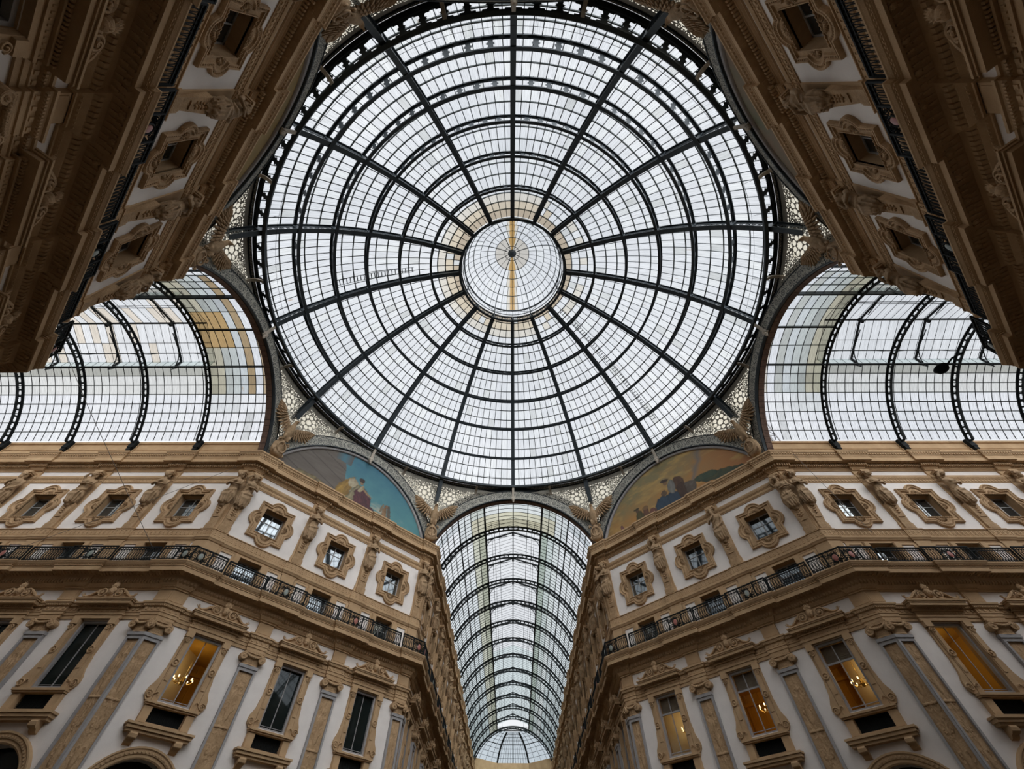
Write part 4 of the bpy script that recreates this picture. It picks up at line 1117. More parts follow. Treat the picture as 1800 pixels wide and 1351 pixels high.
# eagles
def eagle_meshes():
    m = MB()   # local: x outward (radius), y sideways, z up ; standing near r = 18.1
    R = 18.05
    m2 = MB()
    m2.loft([(R, 0, 20.9, .16, .2, 0), (R, 0, 21.05, .3, .42, 0), (R+.05, 0, 21.3, .32, .5, 0), (R+.08, 0, 21.65, .3, .52, 0), (R+.1, 0, 22.0, .3, .48, 0), (R+.1, 0, 22.25, .25, .34, 0), (R+.1, 0, 22.4, .2, .22, 0)], 20, 0)
    m2.tube([(R-.27, .36*cos(a), 21.62+.42*sin(a)) for a in [2*pi*k/18 for k in range(18)]], .055, 6, True)
    m2.tube([(R-.30, -.34, 21.62), (R-.33, 0, 21.66), (R-.30, .34, 21.62)], .02, 4); m2.tube([(R-.30, 0, 21.2), (R-.33, 0, 21.6), (R-.30, 0, 22.03)], .02, 4)
    for sy in (-1, 1):
        m2.tube([(R-.15, sy*.3, 22.2), (R-.2, sy*.42, 22.3), (R-.2, sy*.48, 22.15), (R-.2, sy*.42, 22.06)], [.07, .08, .07, .04], 6)
        m2.tube([(R-.15, sy*.42, 21.3), (R-.2, sy*.5, 21.15), (R-.2, sy*.38, 21.0)], [.05, .07, .04], 6)
    P['eagle_shield'] = fix_normals(m2.mesh('globe_shield', M['statue'], True))
    m.loft([(R+.05, 0, 22.35, .10, .16, 0), (R, 0, 22.6, .16, .22, .05), (R-.05, 0, 23.0, .26, .30, .05), (R-.05, 0, 23.4, .30, .33, .04), (R-.08, 0, 23.7, .25, .27, .04), (R-.15, 0, 23.95, .16, .17, 0), (R-.2, 0, 24.15, .13, .14, 0)], 20, 7)
    m.ell((R-.25, 0, 24.25), (.19, .15, .15), 10, 8); m.tube([(R-.40, 0, 24.27), (R-.52, 0, 24.24), (R-.56, 0, 24.14)], [.06, .045, .015], 6)
    for sy in (-1, 1):
        m.tube([(R-.05, sy*.16, 23.0), (R-.2, sy*.2, 22.65), (R-.15, sy*.2, 22.4)], [.14, .11, .06], 7)
        for q in (-1, 0, 1): m.tube([(R-.15, sy*.2, 22.42), (R-.30, sy*.2+q*.06, 22.36)], [.04, .015], 4)
    for q in range(5): m.tube([(R+.05, (q-2)*.06, 22.6), (R+.1, (q-2)*.14, 22.2)], [.06, .04], 5)
    P['eagle_body'] = remeshed(m, 'eagle_body', M['statue'], .035)
    for sy, nm in ((-1, 'r'), (1, 'l')):
        m = MB()
        arm = [(.18, 23.55), (.50, 23.95), (.82, 24.25), (1.12, 24.52), (1.42, 24.70)]
        m.tube([(R-.02+.02*i, sy*p[0], p[1]) for i, p in enumerate(arm)], [.16, .15, .12, .09, .04], 7, flat=.8)
        for layer, (ln, wd, off) in enumerate(((1.0, .125, .05), (.62, .115, -.05), (.34, .10, -.12))):
            for k in range(13):
                t = k/12; i = min(3, int(t*4)); f = t*4-i
                px = arm[i][0]+(arm[i+1][0]-arm[i][0])*f; pz = arm[i][1]+(arm[i+1][1]-arm[i][1])*f
                an = radians(-104+128*t**1.2); L = ln*(.75+.35*t)
                q = (px+L*cos(an), pz+L*sin(an)); mid = (px+L*.55*cos(an-.1), pz+L*.55*sin(an-.1))
                m.tube([(R+off, sy*px, pz), (R+off+.02, sy*mid[0], mid[1]), (R+off, sy*q[0], q[1])], [wd*.8, wd, wd*.35], 5, flat=.9)
        P['eagle_wing_'+nm] = fix_normals(m.mesh('feathered_wing_'+nm, M['statue']))
eagle_meshes()
for k in range(8):
    ca = face_az(k)-radians(22.5)
    e = empty('stone_eagle', Matrix.Rotation(ca, 4, 'Z'))
    tag(e, 'stone eagle with raised wings in the corner between %s and %s sides' % (SIDE[k], SIDE[(k+1) % 8]), 'eagle')
    link('body', P['eagle_body'], e); link('wing', P['eagle_wing_l'], e); link('wing', P['eagle_wing_r'], e); link('globe', P['eagle_shield'], e)

# lunettes: plain stand-in landscapes with soft figures of colour in the same places and hues
def hsh(x, y): return (sin(x*127.1+y*311.7)*43758.5453) % 1.0
def vn(x, y):
    ix, iy = math.floor(x), math.floor(y); fx, fy = x-ix, y-iy; fx = fx*fx*(3-2*fx); fy = fy*fy*(3-2*fy)
    a, b, c, d = hsh(ix, iy), hsh(ix+1, iy), hsh(ix, iy+1), hsh(ix+1, iy+1)
    return a+(b-a)*fx+(c-a)*fy+(a-b-c+d)*fx*fy
def fbm(x, y): return .5*vn(x, y)+.3*vn(x*2.1+5, y*2.1)+.2*vn(x*4.3, y*4.3+9)
def mixc(a, b, t): t = max(0, min(1, t)); return tuple(a[i]*(1-t)+b[i]*t for i in range(3))
def figure_(c, x, z, shapes, seed):
    """soft edged, mottled patches of colour laid one over the other: (cx, cz, rx, rz, rot, colour a, colour b, stretch)"""
    wx, wz = (fbm(x*1.7+seed, z*1.7)-.5)*.55, (fbm(x*1.7, z*1.7+seed+4)-.5)*.55
    for (cx, cz, rx, rz, rot, ca, cb, st) in shapes:
        dx, dz = x+wx*min(1, rx)-cx, z+wz*min(1, rz)-cz; u = dx*cos(rot)+dz*sin(rot); v = -dx*sin(rot)+dz*cos(rot)
        d = hypot(u/rx, v/rz)+(fbm(x*5+seed, z*5)-.5)*.25
        if d < 1.08:
            f = fbm(u*st*3+seed, v*3/st)*1.5-.25
            k = mixc(ca, cb, f)
            k = mixc(k, tuple(q*.45 for q in k), max(0, (d-.78)*2.2))
            c = mixc(k, c, (d-.96)/.12)
    return c
def paint_left(x, z):
    n = fbm(x*1.3, z*1.3)-.5
    c = mixc((.075, .215, .225), (.035, .125, .18), (z-21.5)/4+n*.6)
    c = mixc(c, (.30, .31, .25), (fbm(x*.9+3, z*2.2)-.47)*5*max(0, 1-abs(z-22.1+.22*x)/.95))
    if z < 21.6-.10*(x-3)+n*.7: c = mixc((.22, .19, .08), (.10, .12, .07), fbm(x*2.5, z*6)*1.5-.2)
    e = -1.35+n*.25-(z-23)*.25
    if x < e:
        c = mixc((.085, .068, .055), (.125, .105, .085), fbm(x*.9, z*6))
        if (z+.35*x) % 1.05 < .07: c = (.055, .045, .038)
    if z > 24.35+n*.2 and -2.7 < x < -1.25: c = mixc((.055, .14, .18), (.09, .07, .055), abs(x+2.0)*1.25)
    S = [(-3.3, 21.35, 1.6, .40, -.12, (.24, .20, .09), (.08, .05, .03), 1), (-2.3, 21.0, .9, .3, 0, (.12, .05, .03), (.26, .20, .08), 1),
         (-1.15, 22.05, .50, 1.45, -.38, (.34, .20, .035), (.14, .08, .02), 2.2), (-.55, 22.95, .42, .45, 0, (.42, .37, .25), (.22, .17, .10), 1.5),
         (-.30, 21.75, .38, 1.2, -.25, (.26, .23, .13), (.09, .07, .04), 2.5), (.55, 21.95, .75, .95, .35, (.11, .03, .035), (.035, .014, .018), 2.2),
         (1.05, 21.15, .85, .62, .1, (.10, .03, .032), (.04, .016, .02), 2), (.10, 23.42, .16, .26, .2, (.28, .17, .09), (.10, .06, .03), 1),
         (.06, 23.62, .24, .22, .2, (.05, .028, .018), (.02, .012, .01), 1), (.80, 22.72, .55, .09, -.45, (.30, .19, .10), (.16, .10, .05), 1),
         (.2, 22.8, .16, .40, -.5, (.40, .33, .20), (.20, .15, .08), 1.5),
         (2.72, 21.85, .22, .55, .1, (.28, .165, .08), (.12, .07, .035), 1), (2.78, 22.48, .16, .17, 0, (.10, .055, .03), (.22, .13, .07), 1),
         (3.15, 21.9, .17, .70, .22, (.12, .09, .06), (.06, .045, .035), 2), (2.40, 22.2, .10, .45, -.2, (.12, .09, .06), (.20, .15, .09), 2),
         (2.15, 21.2, .6, .35, .2, (.05, .08, .04), (.12, .13, .05), 1), (2.9, 21.05, .45, .32, 0, (.045, .08, .12), (.09, .12, .14), 1), (4.3, 21.0, 1.2, .3, -.1, (.26, .22, .09), (.10, .10, .05), 1)]
    return figure_(c, x, z, S, 1.7)
def paint_right(x, z):
    n = fbm(x*1.1+7, z*1.1)-.5
    c = mixc((.36, .18, .05), (.21, .175, .085), (z-21.2)/3.6+n*1.0-.10*x*.5)
    c = mixc(c, (.34, .15, .055), max(0, (x-1.2)*.20))
    c = mixc(c, (.42, .27, .09), max(0, fbm(x*.7+2, z*2)-.55)*3)
    w = abs(x-2.3-(z-22.9)*.62+n*.6)
    if z > 22.2: c = mixc(c, (.16, .14, .125), max(0, 1-w/.38)*.9)
    S = [(4.0, 21.75, 2.0, .38, -.25, (.02, .04, .032), (.07, .07, .03), 1), (3.0, 22.2, 1.0, .30, -.1, (.025, .05, .035), (.06, .075, .04), 1),
         (3.2, 21.1, 1.7, .28, -.08, (.05, .06, .06), (.08, .085, .075), 1), (1.35, 22.0, .7, .55, -.1, (.05, .035, .025), (.12, .10, .08), 1),
         (-.75, 21.55, .85, .95, .5, (.018, .032, .06), (.035, .06, .085), 2), (.10, 21.7, .55, .75, .1, (.02, .035, .06), (.03, .05, .075), 2),
         (.80, 22.85, .50, .62, 0, (.055, .028, .018), (.10, .055, .03), 1), (.85, 22.15, .38, .75, 0, (.04, .022, .016), (.07, .04, .025), 1),
         (.15, 22.85, .30, .60, -.1, (.22, .21, .185), (.11, .11, .10), 2), (-.22, 23.42, .16, .20, 0, (.24, .14, .07), (.12, .07, .04), 1),
         (-.22, 23.66, .36, .13, -.15, (.035, .025, .02), (.06, .04, .03), 1), (-.6, 22.6, .25, .25, 0, (.06, .06, .03), (.14, .07, .05), 1),
         (-3.15, 21.55, .36, .80, -.1, (.10, .085, .03), (.05, .045, .02), 2), (-3.25, 22.35, .15, .17, 0, (.12, .07, .04), (.06, .04, .025), 1), (-3.28, 22.52, .26, .09, 0, (.04, .032, .016), (.05, .04, .02), 1),
         (-2.55, 21.7, .25, .65, 0, (.16, .07, .04), (.08, .04, .025), 1.5), (-2.5, 22.25, .28, .2, 0, (.14, .08, .04), (.20, .12, .05), 1), (-1.95, 21.35, .35, .6, 0, (.20, .08, .055), (.09, .04, .03), 1.5),
         (-3.0, 20.95, .4, .4, 0, (.12, .14, .13), (.06, .07, .07), 1), (-1.3, 20.95, 1.2, .24, .1, (.13, .05, .04), (.06, .025, .02), 1), (-4.3, 20.95, .95, .42, 0, (.02, .02, .03), (.05, .035, .03), 1), (-4.95, 21.5, .16, .35, 0, (.20, .09, .08), (.12, .06, .06), 1)]
    return figure_(c, x, z, S, 5.3)
def paint_back(x, z, hue):
    n = fbm(x*.8+hue*9, z*1.2)
    a, b = (((.27, .175, .05), (.20, .14, .05)) if hue else ((.15, .15, .085), (.20, .13, .08)))
    c = mixc(a, b, n*1.4-.2)
    if not hue and z < 21.4+.5*fbm(x*2, 3): c = mixc(c, (.16, .07, .08), .7)
    return c
def lunette(k, fn):
    m = MB(); nu, nv = 300, 110; R = 7.32; z0 = 20.62
    xm = sqrt(R*R-(z0-AZC)**2)
    def pt(u, v):
        x = -xm+2*xm*u; zt = AZC+sqrt(max(0, R*R-x*x)); return (x, PC+.12, z0+(zt-z0)*v)
    colc = {}
    def col(u, v):
        if (u, v) not in colc: p = pt(u, v); colc[(u, v)] = fn(p[0], p[2])
        return colc[(u, v)]
    vs = [pt(i/nu, j/nv) for j in range(nv+1) for i in range(nu+1)]
    fs, cs = [], []
    for j in range(nv):
        for i in range(nu):
            a = j*(nu+1)+i; fs.append((a, a+1, a+nu+2, a+nu+1))
            cs.append([col(i/nu, j/nv), col((i+1)/nu, j/nv), col((i+1)/nu, (j+1)/nv), col(i/nu, (j+1)/nv)])
    m.add(vs, fs, None, cs)
    root = empty('painted_lunette', face_frame(k))
    words = {7: 'half-round wall painting of draped figures under a teal sky, on the front left wall',
             1: 'half-round wall painting of dark figures against an orange sky, on the front right wall',
             5: 'half-round ochre wall painting seen edge-on, on the back left wall',
             3: 'half-round greenish wall painting seen edge-on, on the back right wall'}
    tag(root, words[k], 'painting')
    me = m.mesh('painted_surface', M['paint']); link('painted_surface', me, root)
    m = MB(); s = math.asin(2.38/7.4)
    pr = [(7.28, PC+.14), (7.28, PC+.02), (7.32, PC-.02), (7.44, PC-.03), (7.50, PC+.0), (7.51, PC+.14)]
    m.grid(lambda u, v: (pr[round(v*5)][0]*cos(pi-s-(pi-2*s)*u), pr[round(v*5)][1], AZC+pr[round(v*5)][0]*sin(pi-s-(pi-2*s)*u)), 64, 5)
    link('stone_border', m.mesh('stone_border', M['greystone'], True), root)
    m = MB(); m.ngon([(7.6*cos(pi*t/30), PC+.16, max(20.4, AZC+7.6*sin(pi*t/30))) for t in range(31)], (0, .3, 0)); link('backing', m.mesh('lunette_backing', M['plaster']), root)
lunette(7, paint_left); lunette(1, paint_right)
lunette(5, lambda x, z: paint_back(x, z, 1)); lunette(3, lambda x, z: paint_back(x, z, 0))

# ------------------------------------------------------------------ barrel roofs of the arms (built along +y, then turned)
RAD = radians
HEV = 68.0                       # angle of the lantern beam
ROWA = [25.4+(HEV-25.4)*j/8 for j in range(9)]
def vp(R, deg, y): return (R*cos(RAD(deg)), y, VZ+R*sin(RAD(deg)))
def arch_rib_mesh():
    m = MB(); y = 0; n = 56; a0, a1 = 24.0, 156.0
    def arc(R, w, h):
        for k in range(n):
            p, q = a0+(a1-a0)*k/n, a0+(a1-a0)*(k+1)/n; mid = RAD((p+q)/2)
            m.bar(vp(R, p, 0), vp(R, q, 0), w, h, (cos(mid), 0, sin(mid)))
    arc(7.40, .13, .07); arc(6.99, .13, .06); arc(7.32, .03, .08); arc(7.06, .03, .08)
    c = 34
    for k in range(c+1):
        a = a0+(a1-a0)*k/c; r = RAD(a); up = (cos(r), 0, sin(r))
        m.bar(vp(6.99, a, 0), vp(7.40, a, 0), .04, .13, (-sin(r), 0, cos(r)))
        for R, s in ((7.08, 1), (7.31, -1)):
            m.bar(vp(R, a-.42*1.7, 0), vp(R, a+.42*1.7, 0), .03, .09, up)
        am = a+(a1-a0)/c/2
        if k < c:
            for R in (7.11, 7.28):
                for q in (-.8, .8): m.bar(vp(R-.02, am+q, 0), vp(R+.02, am+q, 0), .02, .06, (-sin(r), 0, cos(r)))
    for sx in (-1, 1):    # iron shoe on the parapet
        m.box(sx*6.83-.16, sx*6.83+.16, -.20, .20, 21.55, 22.2); m.box(sx*6.80-.10, sx*6.80+.10, -.14, .14, 21.3, 21.6)
    return m.mesh('arch_rib', M['iron_blk'])
RIB = arch_rib_mesh()
def gable_mesh():
    m = MB()
    e, rz, x = 26.62, 27.55, 2.76
    for sx in (-1, 1):
        m.bar((sx*x, 0, e), (0, 0, rz), .09, .12); m.bar((sx*x, 0, 25.95), (sx*x, 0, e), .10, .10, (0, 1, 0))
        pts = [(sx*(x-.02), 0, 25.5)] + [(sx*(x-1.25*(1-cos(t))), 0, 25.5+1.45*sin(t)) for t in [pi/2*q/7 for q in range(1, 8)]]+[(sx*.6, 0, 27.12)]
        m.tube(pts, .035, 5)
        for q in range(1, 7):
            t = pi/2*q/7; px, pz = x-1.25*(1-cos(t)), 25.5+1.45*sin(t); rzq = e+(rz-e)*(1-px/x)
            m.bar((sx*px, 0, pz), (sx*(px+.1), 0, rzq), .02, .03)
            m.tube([(sx*(px+.12)+.07*cos(a), 0, (pz+rzq)/2+.07*sin(a)) for a in [2*pi*i/7 for i in range(7)]], .014, 3, True)
        m.tube([(sx*x, 0, 25.6), (sx*(x+.05), .35, 25.9), (sx*x, 1.0, 26.0)], .03, 4); m.tube([(sx*x, 0, 25.6), (sx*(x+.05), -.35, 25.9), (sx*x, -1.0, 26.0)], .03, 4)
    m.box(-.12, .12, -.08, .08, 27.2, 27.6)
    return m.mesh('gable_frame', M['iron_blk'])
GAB = gable_mesh()
def build_vault(rotz, nb, name, side, tints, apse=False):
    random.seed(len(name)*7+nb)
    Mx = Matrix.Rotation(rotz, 4, 'Z')
    root = empty('barrel_glass_roof', Mx); tag(root, 'long iron and glass barrel roof over the %s arcade' % side, 'glass roof')
    y0 = 18.02; ys = [17.8+BAYL*k for k in range(1, nb+1)]
    g = MB(); b = MB(); lp = MB(); pu = MB(); lg = MB(); lb = MB()
    edges = [y0]+ys
    for bi in range(nb):
        ya, yb = edges[bi], edges[bi+1]; n = 8
        first = bi == 0
        rws = list(ROWA)
        angs_ = [(rws[j], rws[j+1], j) for j in range(8)]
        angs_ += [(180-rws[j+1], 180-rws[j], j+100) for j in range(8)]
        if first:
            for j in range(4): angs_.append((HEV+11*j, HEV+11*(j+1), 50+j))
        for (p, q, j) in angs_:
            for i in range(n):
                u0, u1 = ya+(yb-ya)*i/n, ya+(yb-ya)*(i+1)/n
                c = tints(bi, i, j, first)
                g.add([vp(7.50, p, u0), vp(7.50, p, u1), vp(7.50, q, u1), vp(7.50, q, u0)], [(0, 1, 2, 3)], [[(u0*1.7, p*.25), (u1*1.7, p*.25), (u1*1.7, q*.25), (u0*1.7, q*.25)]], [jit(c, .045)])
        for i in range(n+1):
            u = ya+(yb-ya)*i/n
            sp = [(25.4, HEV), (180-HEV, 154.6)] if not first else [(25.4, 154.6)]
            for a, c in sp:
                K = 9 if not first else 22
                b.tube([vp(7.47, a+(c-a)*k/K, u) for k in range(K+1)], .030, 4, cap=False)
        for j in range(1, 8):
            if j == 4: continue
            for a in (ROWA[j], 180-ROWA[j]): lp.tube([vp(7.48, a, ya), vp(7.48, a, yb)], .042, 4)
        if first:
            for a in (79, 90, 101): lp.tube([vp(7.48, a, ya), vp(7.48, a, yb)], .03, 4)
        else:
            # raised lantern: upright side panes and a low gabled roof
            for sx in (-1, 1):
                for i in range(n):
                    u0, u1 = ya+(yb-ya)*i/n, ya+(yb-ya)*(i+1)/n
                    lg.add([(sx*2.78, u0, 25.97), (sx*2.78, u1, 25.97), (sx*2.78, u1, 26.64), (sx*2.78, u0, 26.64)], [(0, 1, 2, 3)], [[(u0*2, 0), (u1*2, 0), (u1*2, 1), (u0*2, 1)]], [jit((.66, .73, .72))])
                    lb.tube([(sx*2.76, u0, 25.97), (sx*2.76, u0, 26.64)], .014, 3, cap=False)
                    for t0, t1 in ((0, .5), (.5, 1)):
                        x0, x1 = 2.86*(1-t0), 2.86*(1-t1); z0, z1 = 26.62+.98*t0, 26.62+.98*t1
                        c = tints(bi, i, 200+(0 if sx < 0 else 1), False)
                        lg.add([(sx*x0, u0, z0), (sx*x0, u1, z0), (sx*x1, u1, z1), (sx*x1, u0, z1)], [(0, 1, 2, 3)], [[(u0*1.7, x0), (u1*1.7, x0), (u1*1.7, x1), (u0*1.7, x1)]], [jit(c, .04)])
                    lb.tube([(sx*2.86, u0, 26.60), (0, u0, 27.58)], .018, 3, cap=False)
                lb.tube([(sx*1.43, ya, 27.09), (sx*1.43, yb, 27.09)], .025, 4)
                lb.tube([(sx*2.2, ya, 26.85), (sx*2.2, yb, 26.85)], .02, 4)
                # bowed tie between ribs
                lb.tube([(sx*1.9, ya+(yb-ya)*q/8, 26.2+.22*sin(pi*q/8)) for q in range(9)], .018, 3)
                lb.bar((sx*1.9, ya, 26.42), (sx*1.9, yb, 26.42), .03, .04)
            lb.bar((0, ya, 27.52), (0, yb, 27.52), .10, .10)
            gm = link('gable_frame', GAB, root, loc=(0, (ya+yb)/2+.15, 0))
    L0, L1 = y0, edges[-1]
    for a in (HEV, 180-HEV): m_ = RAD(a); pu.bar(vp(7.36, a, L0), vp(7.36, a, L1), .12, .26, (cos(m_), 0, sin(m_)))
    pu.bar(vp(7.40, 90, L0), vp(7.40, 90, ys[0]), .10, .18)
    for a in (ROWA[4], 180-ROWA[4]): m_ = RAD(a); pu.bar(vp(7.42, a, L0), vp(7.42, a, L1), .07, .14, (cos(m_), 0, sin(m_)))
    for yy in ys: link('arch_rib', RIB, root, loc=(0, yy, 0))
    link('glazing', g.mesh(name+'_glazing', M['glass']), root)
    link('glazing_bars', b.mesh(name+'_bars', M['iron_blk']), root)
    link('lap_joints', lp.mesh(name+'_laps', M['lap']), root)
    link('purlins', pu.mesh(name+'_purlins', M['iron_blk']), root)
    link('lantern_glazing', lg.mesh(name+'_lantern_glazing', M['glass']), root)
    link('lantern_bars', lb.mesh(name+'_lantern_bars', M['iron_blk']), root)
    # back wall of the first lantern gable
    if apse:
        m = MB(); g2 = MB(); ye = L1; D = 3.4
        sides = [(6.75, 0), (2.75, D), (-2.75, D), (-6.75, 0)]
        def hp(R, a, s):       # s 0..3 along the polygon, a = elevation 0..90
            i = min(2, int(s)); f = s-i; x0, y0_ = sides[i]; x1, y1_ = sides[i+1]
            x, y = x0+(x1-x0)*f, y0_+(y1_-y0_)*f; k = cos(RAD(a))/cos(RAD(25.4))
            return (x*k, ye+y*(cos(RAD(a))-cos(RAD(90)))/cos(RAD(25.4)), VZ+R*sin(RAD(a)))
        for i in range(3):
            n = (4, 12, 4)[i]
            for q in range(n):
                for j in range(8):
                    a, c = 25.4+(70-25.4)*j/8, 25.4+(70-25.4)*(j+1)/8; s0, s1 = i+q/n, i+min(.9999, (q+1)/n)
                    col = (.70, .76, .80)
                    g2.add([hp(7.45, a, s0), hp(7.45, a, s1), hp(7.45, c, s1), hp(7.45, c, s0)], [(0, 1, 2, 3)], [[(q*2, j), (q*2+2, j), (q*2+2, j+1), (q*2, j+1)]], [jit(col)])
                m.tube([hp(7.42, 25.4+(70-25.4)*k/6, i+q/n) for k in range(7)], .03, 3)
            for j in range(1, 8): a = 25.4+(70-25.4)*j/8; m.tube([hp(7.42, a, i), hp(7.42, a, i+.9999)], .07 if j == 4 else .03, 3)
        for s in (1, 2): m.tube([hp(7.3, 20+(70-20)*k/8, s) for k in range(9)], .16, 5)
        m.tube([hp(7.3, 25.4+(70-25.4)*k/8, 1.5) for k in range(9)], .10, 5)
        link('apse_bars', m.mesh('apse_bars', M['iron_blk']), root); link('apse_glazing', g2.mesh('apse_glazing', M['glass']), root)
        m = MB(); pts = [(s[0]*1.03, ye+s[1]) for s in sides]
        for (xa, ya_), (xb, yb_) in zip(pts[:-1], pts[1:]): m.bar((xa, ya_, 21.3), (xb, yb_, 21.3), .5, 1.9)
        m.bar((7.1, ye, 21.3), (7.1, ye-1, 21.3), .5, 1.9)
        link('apse_parapet', m.mesh('apse_parapet', M['stone']), root)
        # beam over the apse opening
        m = MB()
        for k in range(24): a, c = 24+132*k/24, 24+132*(k+1)/24; mid = RAD((a+c)/2); m.bar(vp(7.3, a, ye), vp(7.3, c, ye), .12, .20, (cos(mid), 0, sin(mid)))
        m.bar((-2.5, ye+.3, 25.9), (2.5, ye+.3, 25.9), .08, .12); m.bar((-2.5, ye+.3, 26.4), (2.5, ye+.3, 26.4), .05, .05)
        for k in range(14): x = -2.5+5*k/13; m.bar((x, ye+.3, 25.9), (x, ye+.3, 26.4), .03, .03, (0, 1, 0))
        link('end_arch', m.mesh('end_arch', M['iron_blk']), root)
def tint_front(bi, i, j, first):
    if j >= 200: return (.94, .95, .97) if bi < 7 else (.80, .88, .88)
    if first:
        if j >= 50 and j < 100: return [(.66, .72, .72), (.70, .74, .72), (.80, .84, .84), (.72, .70, .55), (.66, .62, .45)][min(4, i//2+1)] if i > 1 else (.74, .79, .80)
        jj = j % 100
        if jj >= 6: return (.60, .64, .60) if i < 4 else (.62, .60, .47)
        if jj >= 4: return (.74, .78, .79)
        return (.90, .92, .95) if i not in (2, 3) else (.66, .70, .73)
    jj = j % 100; left = j >= 100
    if jj == 7: return (.48, .50, .40) if left else (.46, .53, .47)
    if jj == 6: return (.66, .67, .56) if left else (.68, .75, .73)
    if jj == 5 and not left: return (.80, .85, .84)
    k = min(1, bi/11.0)
    return tuple(a*(1-k)+b*k for a, b in zip((.92, .94, .96), (.70, .80, .80)))
def tint_side(rust):
    def f(bi, i, j, first):
        if j >= 200: return (.90, .91, .93) if not rust or random.random() < .7 else (.86, .78, .68)
        jj = j % 100
        if first:
            if 50 <= j < 100 or jj >= 5:
                base = [(.50, .48, .37), (.54, .51, .40), (.52, .55, .53), (.60, .64, .63), (.66, .70, .72), (.44, .33, .20) if rust else (.56, .58, .56), (.84, .86, .90), (.56, .44, .30) if rust else (.70, .66, .60)][7-i]
                if random.random() < .15: base = tuple(q*.8 for q in base)
                if rust and j in (51, 52) and i > 3: base = (.50, .34, .16)
                return base
            if jj >= 3: return (.80, .82, .83) if i > 3 else (.92, .93, .95)
            return (.72, .73, .74) if i in (2,) else (.93, .94, .97)
        if jj == 7: return (.50, .50, .46)
        if jj in (5, 6): return (.82, .82, .80)
        return (.93, .94, .97)
    return f
build_vault(0, 13, 'front_roof', 'front', tint_front, True)
build_vault(pi/2, 7, 'left_roof', 'left', tint_side(True))
build_vault(-pi/2, 7, 'right_roof', 'right', tint_side(False))
build_vault(pi, 4, 'back_roof', 'back', tint_side(False))

# ------------------------------------------------------------------ facades
WN = [0]; DN = [0]
LIT = []
def put_window_up(Mw, label, curtain=False):
    WN[0] += 1
    r = empty('window_%d' % WN[0], Mw @ Matrix.Translation((0, 0, 0))); tag(r, label, 'window', 'small upper windows in quatrefoil surrounds', 'structure')
    link('quatrefoil_surround', P['up_surround'], r); link('scallop_shells', P['up_shell'], r); link('casement', P['up_frame'], r); link('pane', P['up_pane'], r)
    if curtain: pass
    return r
def put_window_lo(Mw, label, lit=False, sash=False):
    WN[0] += 1
    r = empty('window_%d' % WN[0], Mw); tag(r, label, 'window', 'tall windows under scrolled pediments', 'structure')
    link('carved_jambs', P['lo_surround'], r); link('hood', P['lo_hood'], r); link('scrolled_pediment', P['lo_crown'], r); link('sill', P['lo_sill'], r)
    link('bracket', P['lo_brackets'], r); link('grille', P['lo_grille'], r); link('window_frame', P['lo_frame'] if sash else P['lo_frame2'], r)
    link('pane', P['lo_pane_clear'] if lit else P['lo_pane'], r)
    if lit and sash: link('roller_blind', P['blind'], r)
    return r
def put_door(Mw, label):
    DN[0] += 1
    r = empty('door_%d' % DN[0], Mw); tag(r, label, 'door', 'glazed doors behind the balcony railing', 'structure')
    link('stone_jambs', P['door_jambs'], r); link('door_leaves', P['door_frame'], r); link('pane', P['door_pane'], r)
def put_arch(Mw, label):
    DN[0] += 1
    r = empty('door_%d' % DN[0], Mw); tag(r, label, 'arched opening', 'round headed shop arches', 'structure')
    link('arch_moulding', P['arch_ring'], r); link('pane', P['arch_pane'], r)
def put_caryatid(Mw, kind, label):
    r = empty('caryatid', Mw); tag(r, label, 'statue', 'stone caryatids between the upper windows')
    link('figure', P['fig_'+kind], r); link('tapering_shaft', P['herm'], r); link('corbel', P['corbel'], r)
def put_pilaster(Mw, label, corner=False):
    r = empty('relief_pilaster', Mw); tag(r, label, 'pilaster', 'carved pilasters')
    a = 'half_pilaster' if corner else 'pilaster'
    link('grey_frame', P[a+'_frame'], r); link('carved_relief', P[a+'_relief'], r)
    link('capital', P['corner_ionic_capital' if corner else 'ionic_capital'], r)
def put_strip(Mw, label, corner=False):
    r = empty('pilaster_strip', Mw); tag(r, label, 'pilaster', 'plain stone pilaster strips')
    for pt in ('shaft', 'plinth', 'top_block', 'balcony_block', 'lower_block'): link(pt, P[('cpil_' if corner else 'pil_')+pt], r)
def put_rail_bay(Mw, label, x=0):
    r = empty('balcony_railing', Mw @ Matrix.Translation((x, -.74, 0))); tag(r, label, 'railing', 'lengths of black balcony railing')
    link('baluster_screen', P['rail_bay'], r); link('handrail', P['rail_bay_rail'], r); link('foot_rail', P['rail_bay_foot'], r)
def put_rail_med(Mw, label, med):
    r = empty('medallion_railing', Mw @ Matrix.Translation((0, -.85, 0))); tag(r, label, 'railing', 'railing panels with oval medallions')
    p = link('scrollwork_panel', P['med_panel'], r); o = link('medallion', P['medal_'+med], p); o['label'] = ('red' if med == 'red' else 'pale grey')+' oval medallion'
    link('handrail', P['med_rail'], r)
    for sx in (-1, 1):
        link('baluster_screen', P['rail_short'], r, loc=(sx*.83, 0, 0)); link('handrail', P['rail_short_rail'], r, loc=(sx*.83, 0, 0)); link('foot_rail', P['rail_short_foot'], r, loc=(sx*.83, 0, 0))
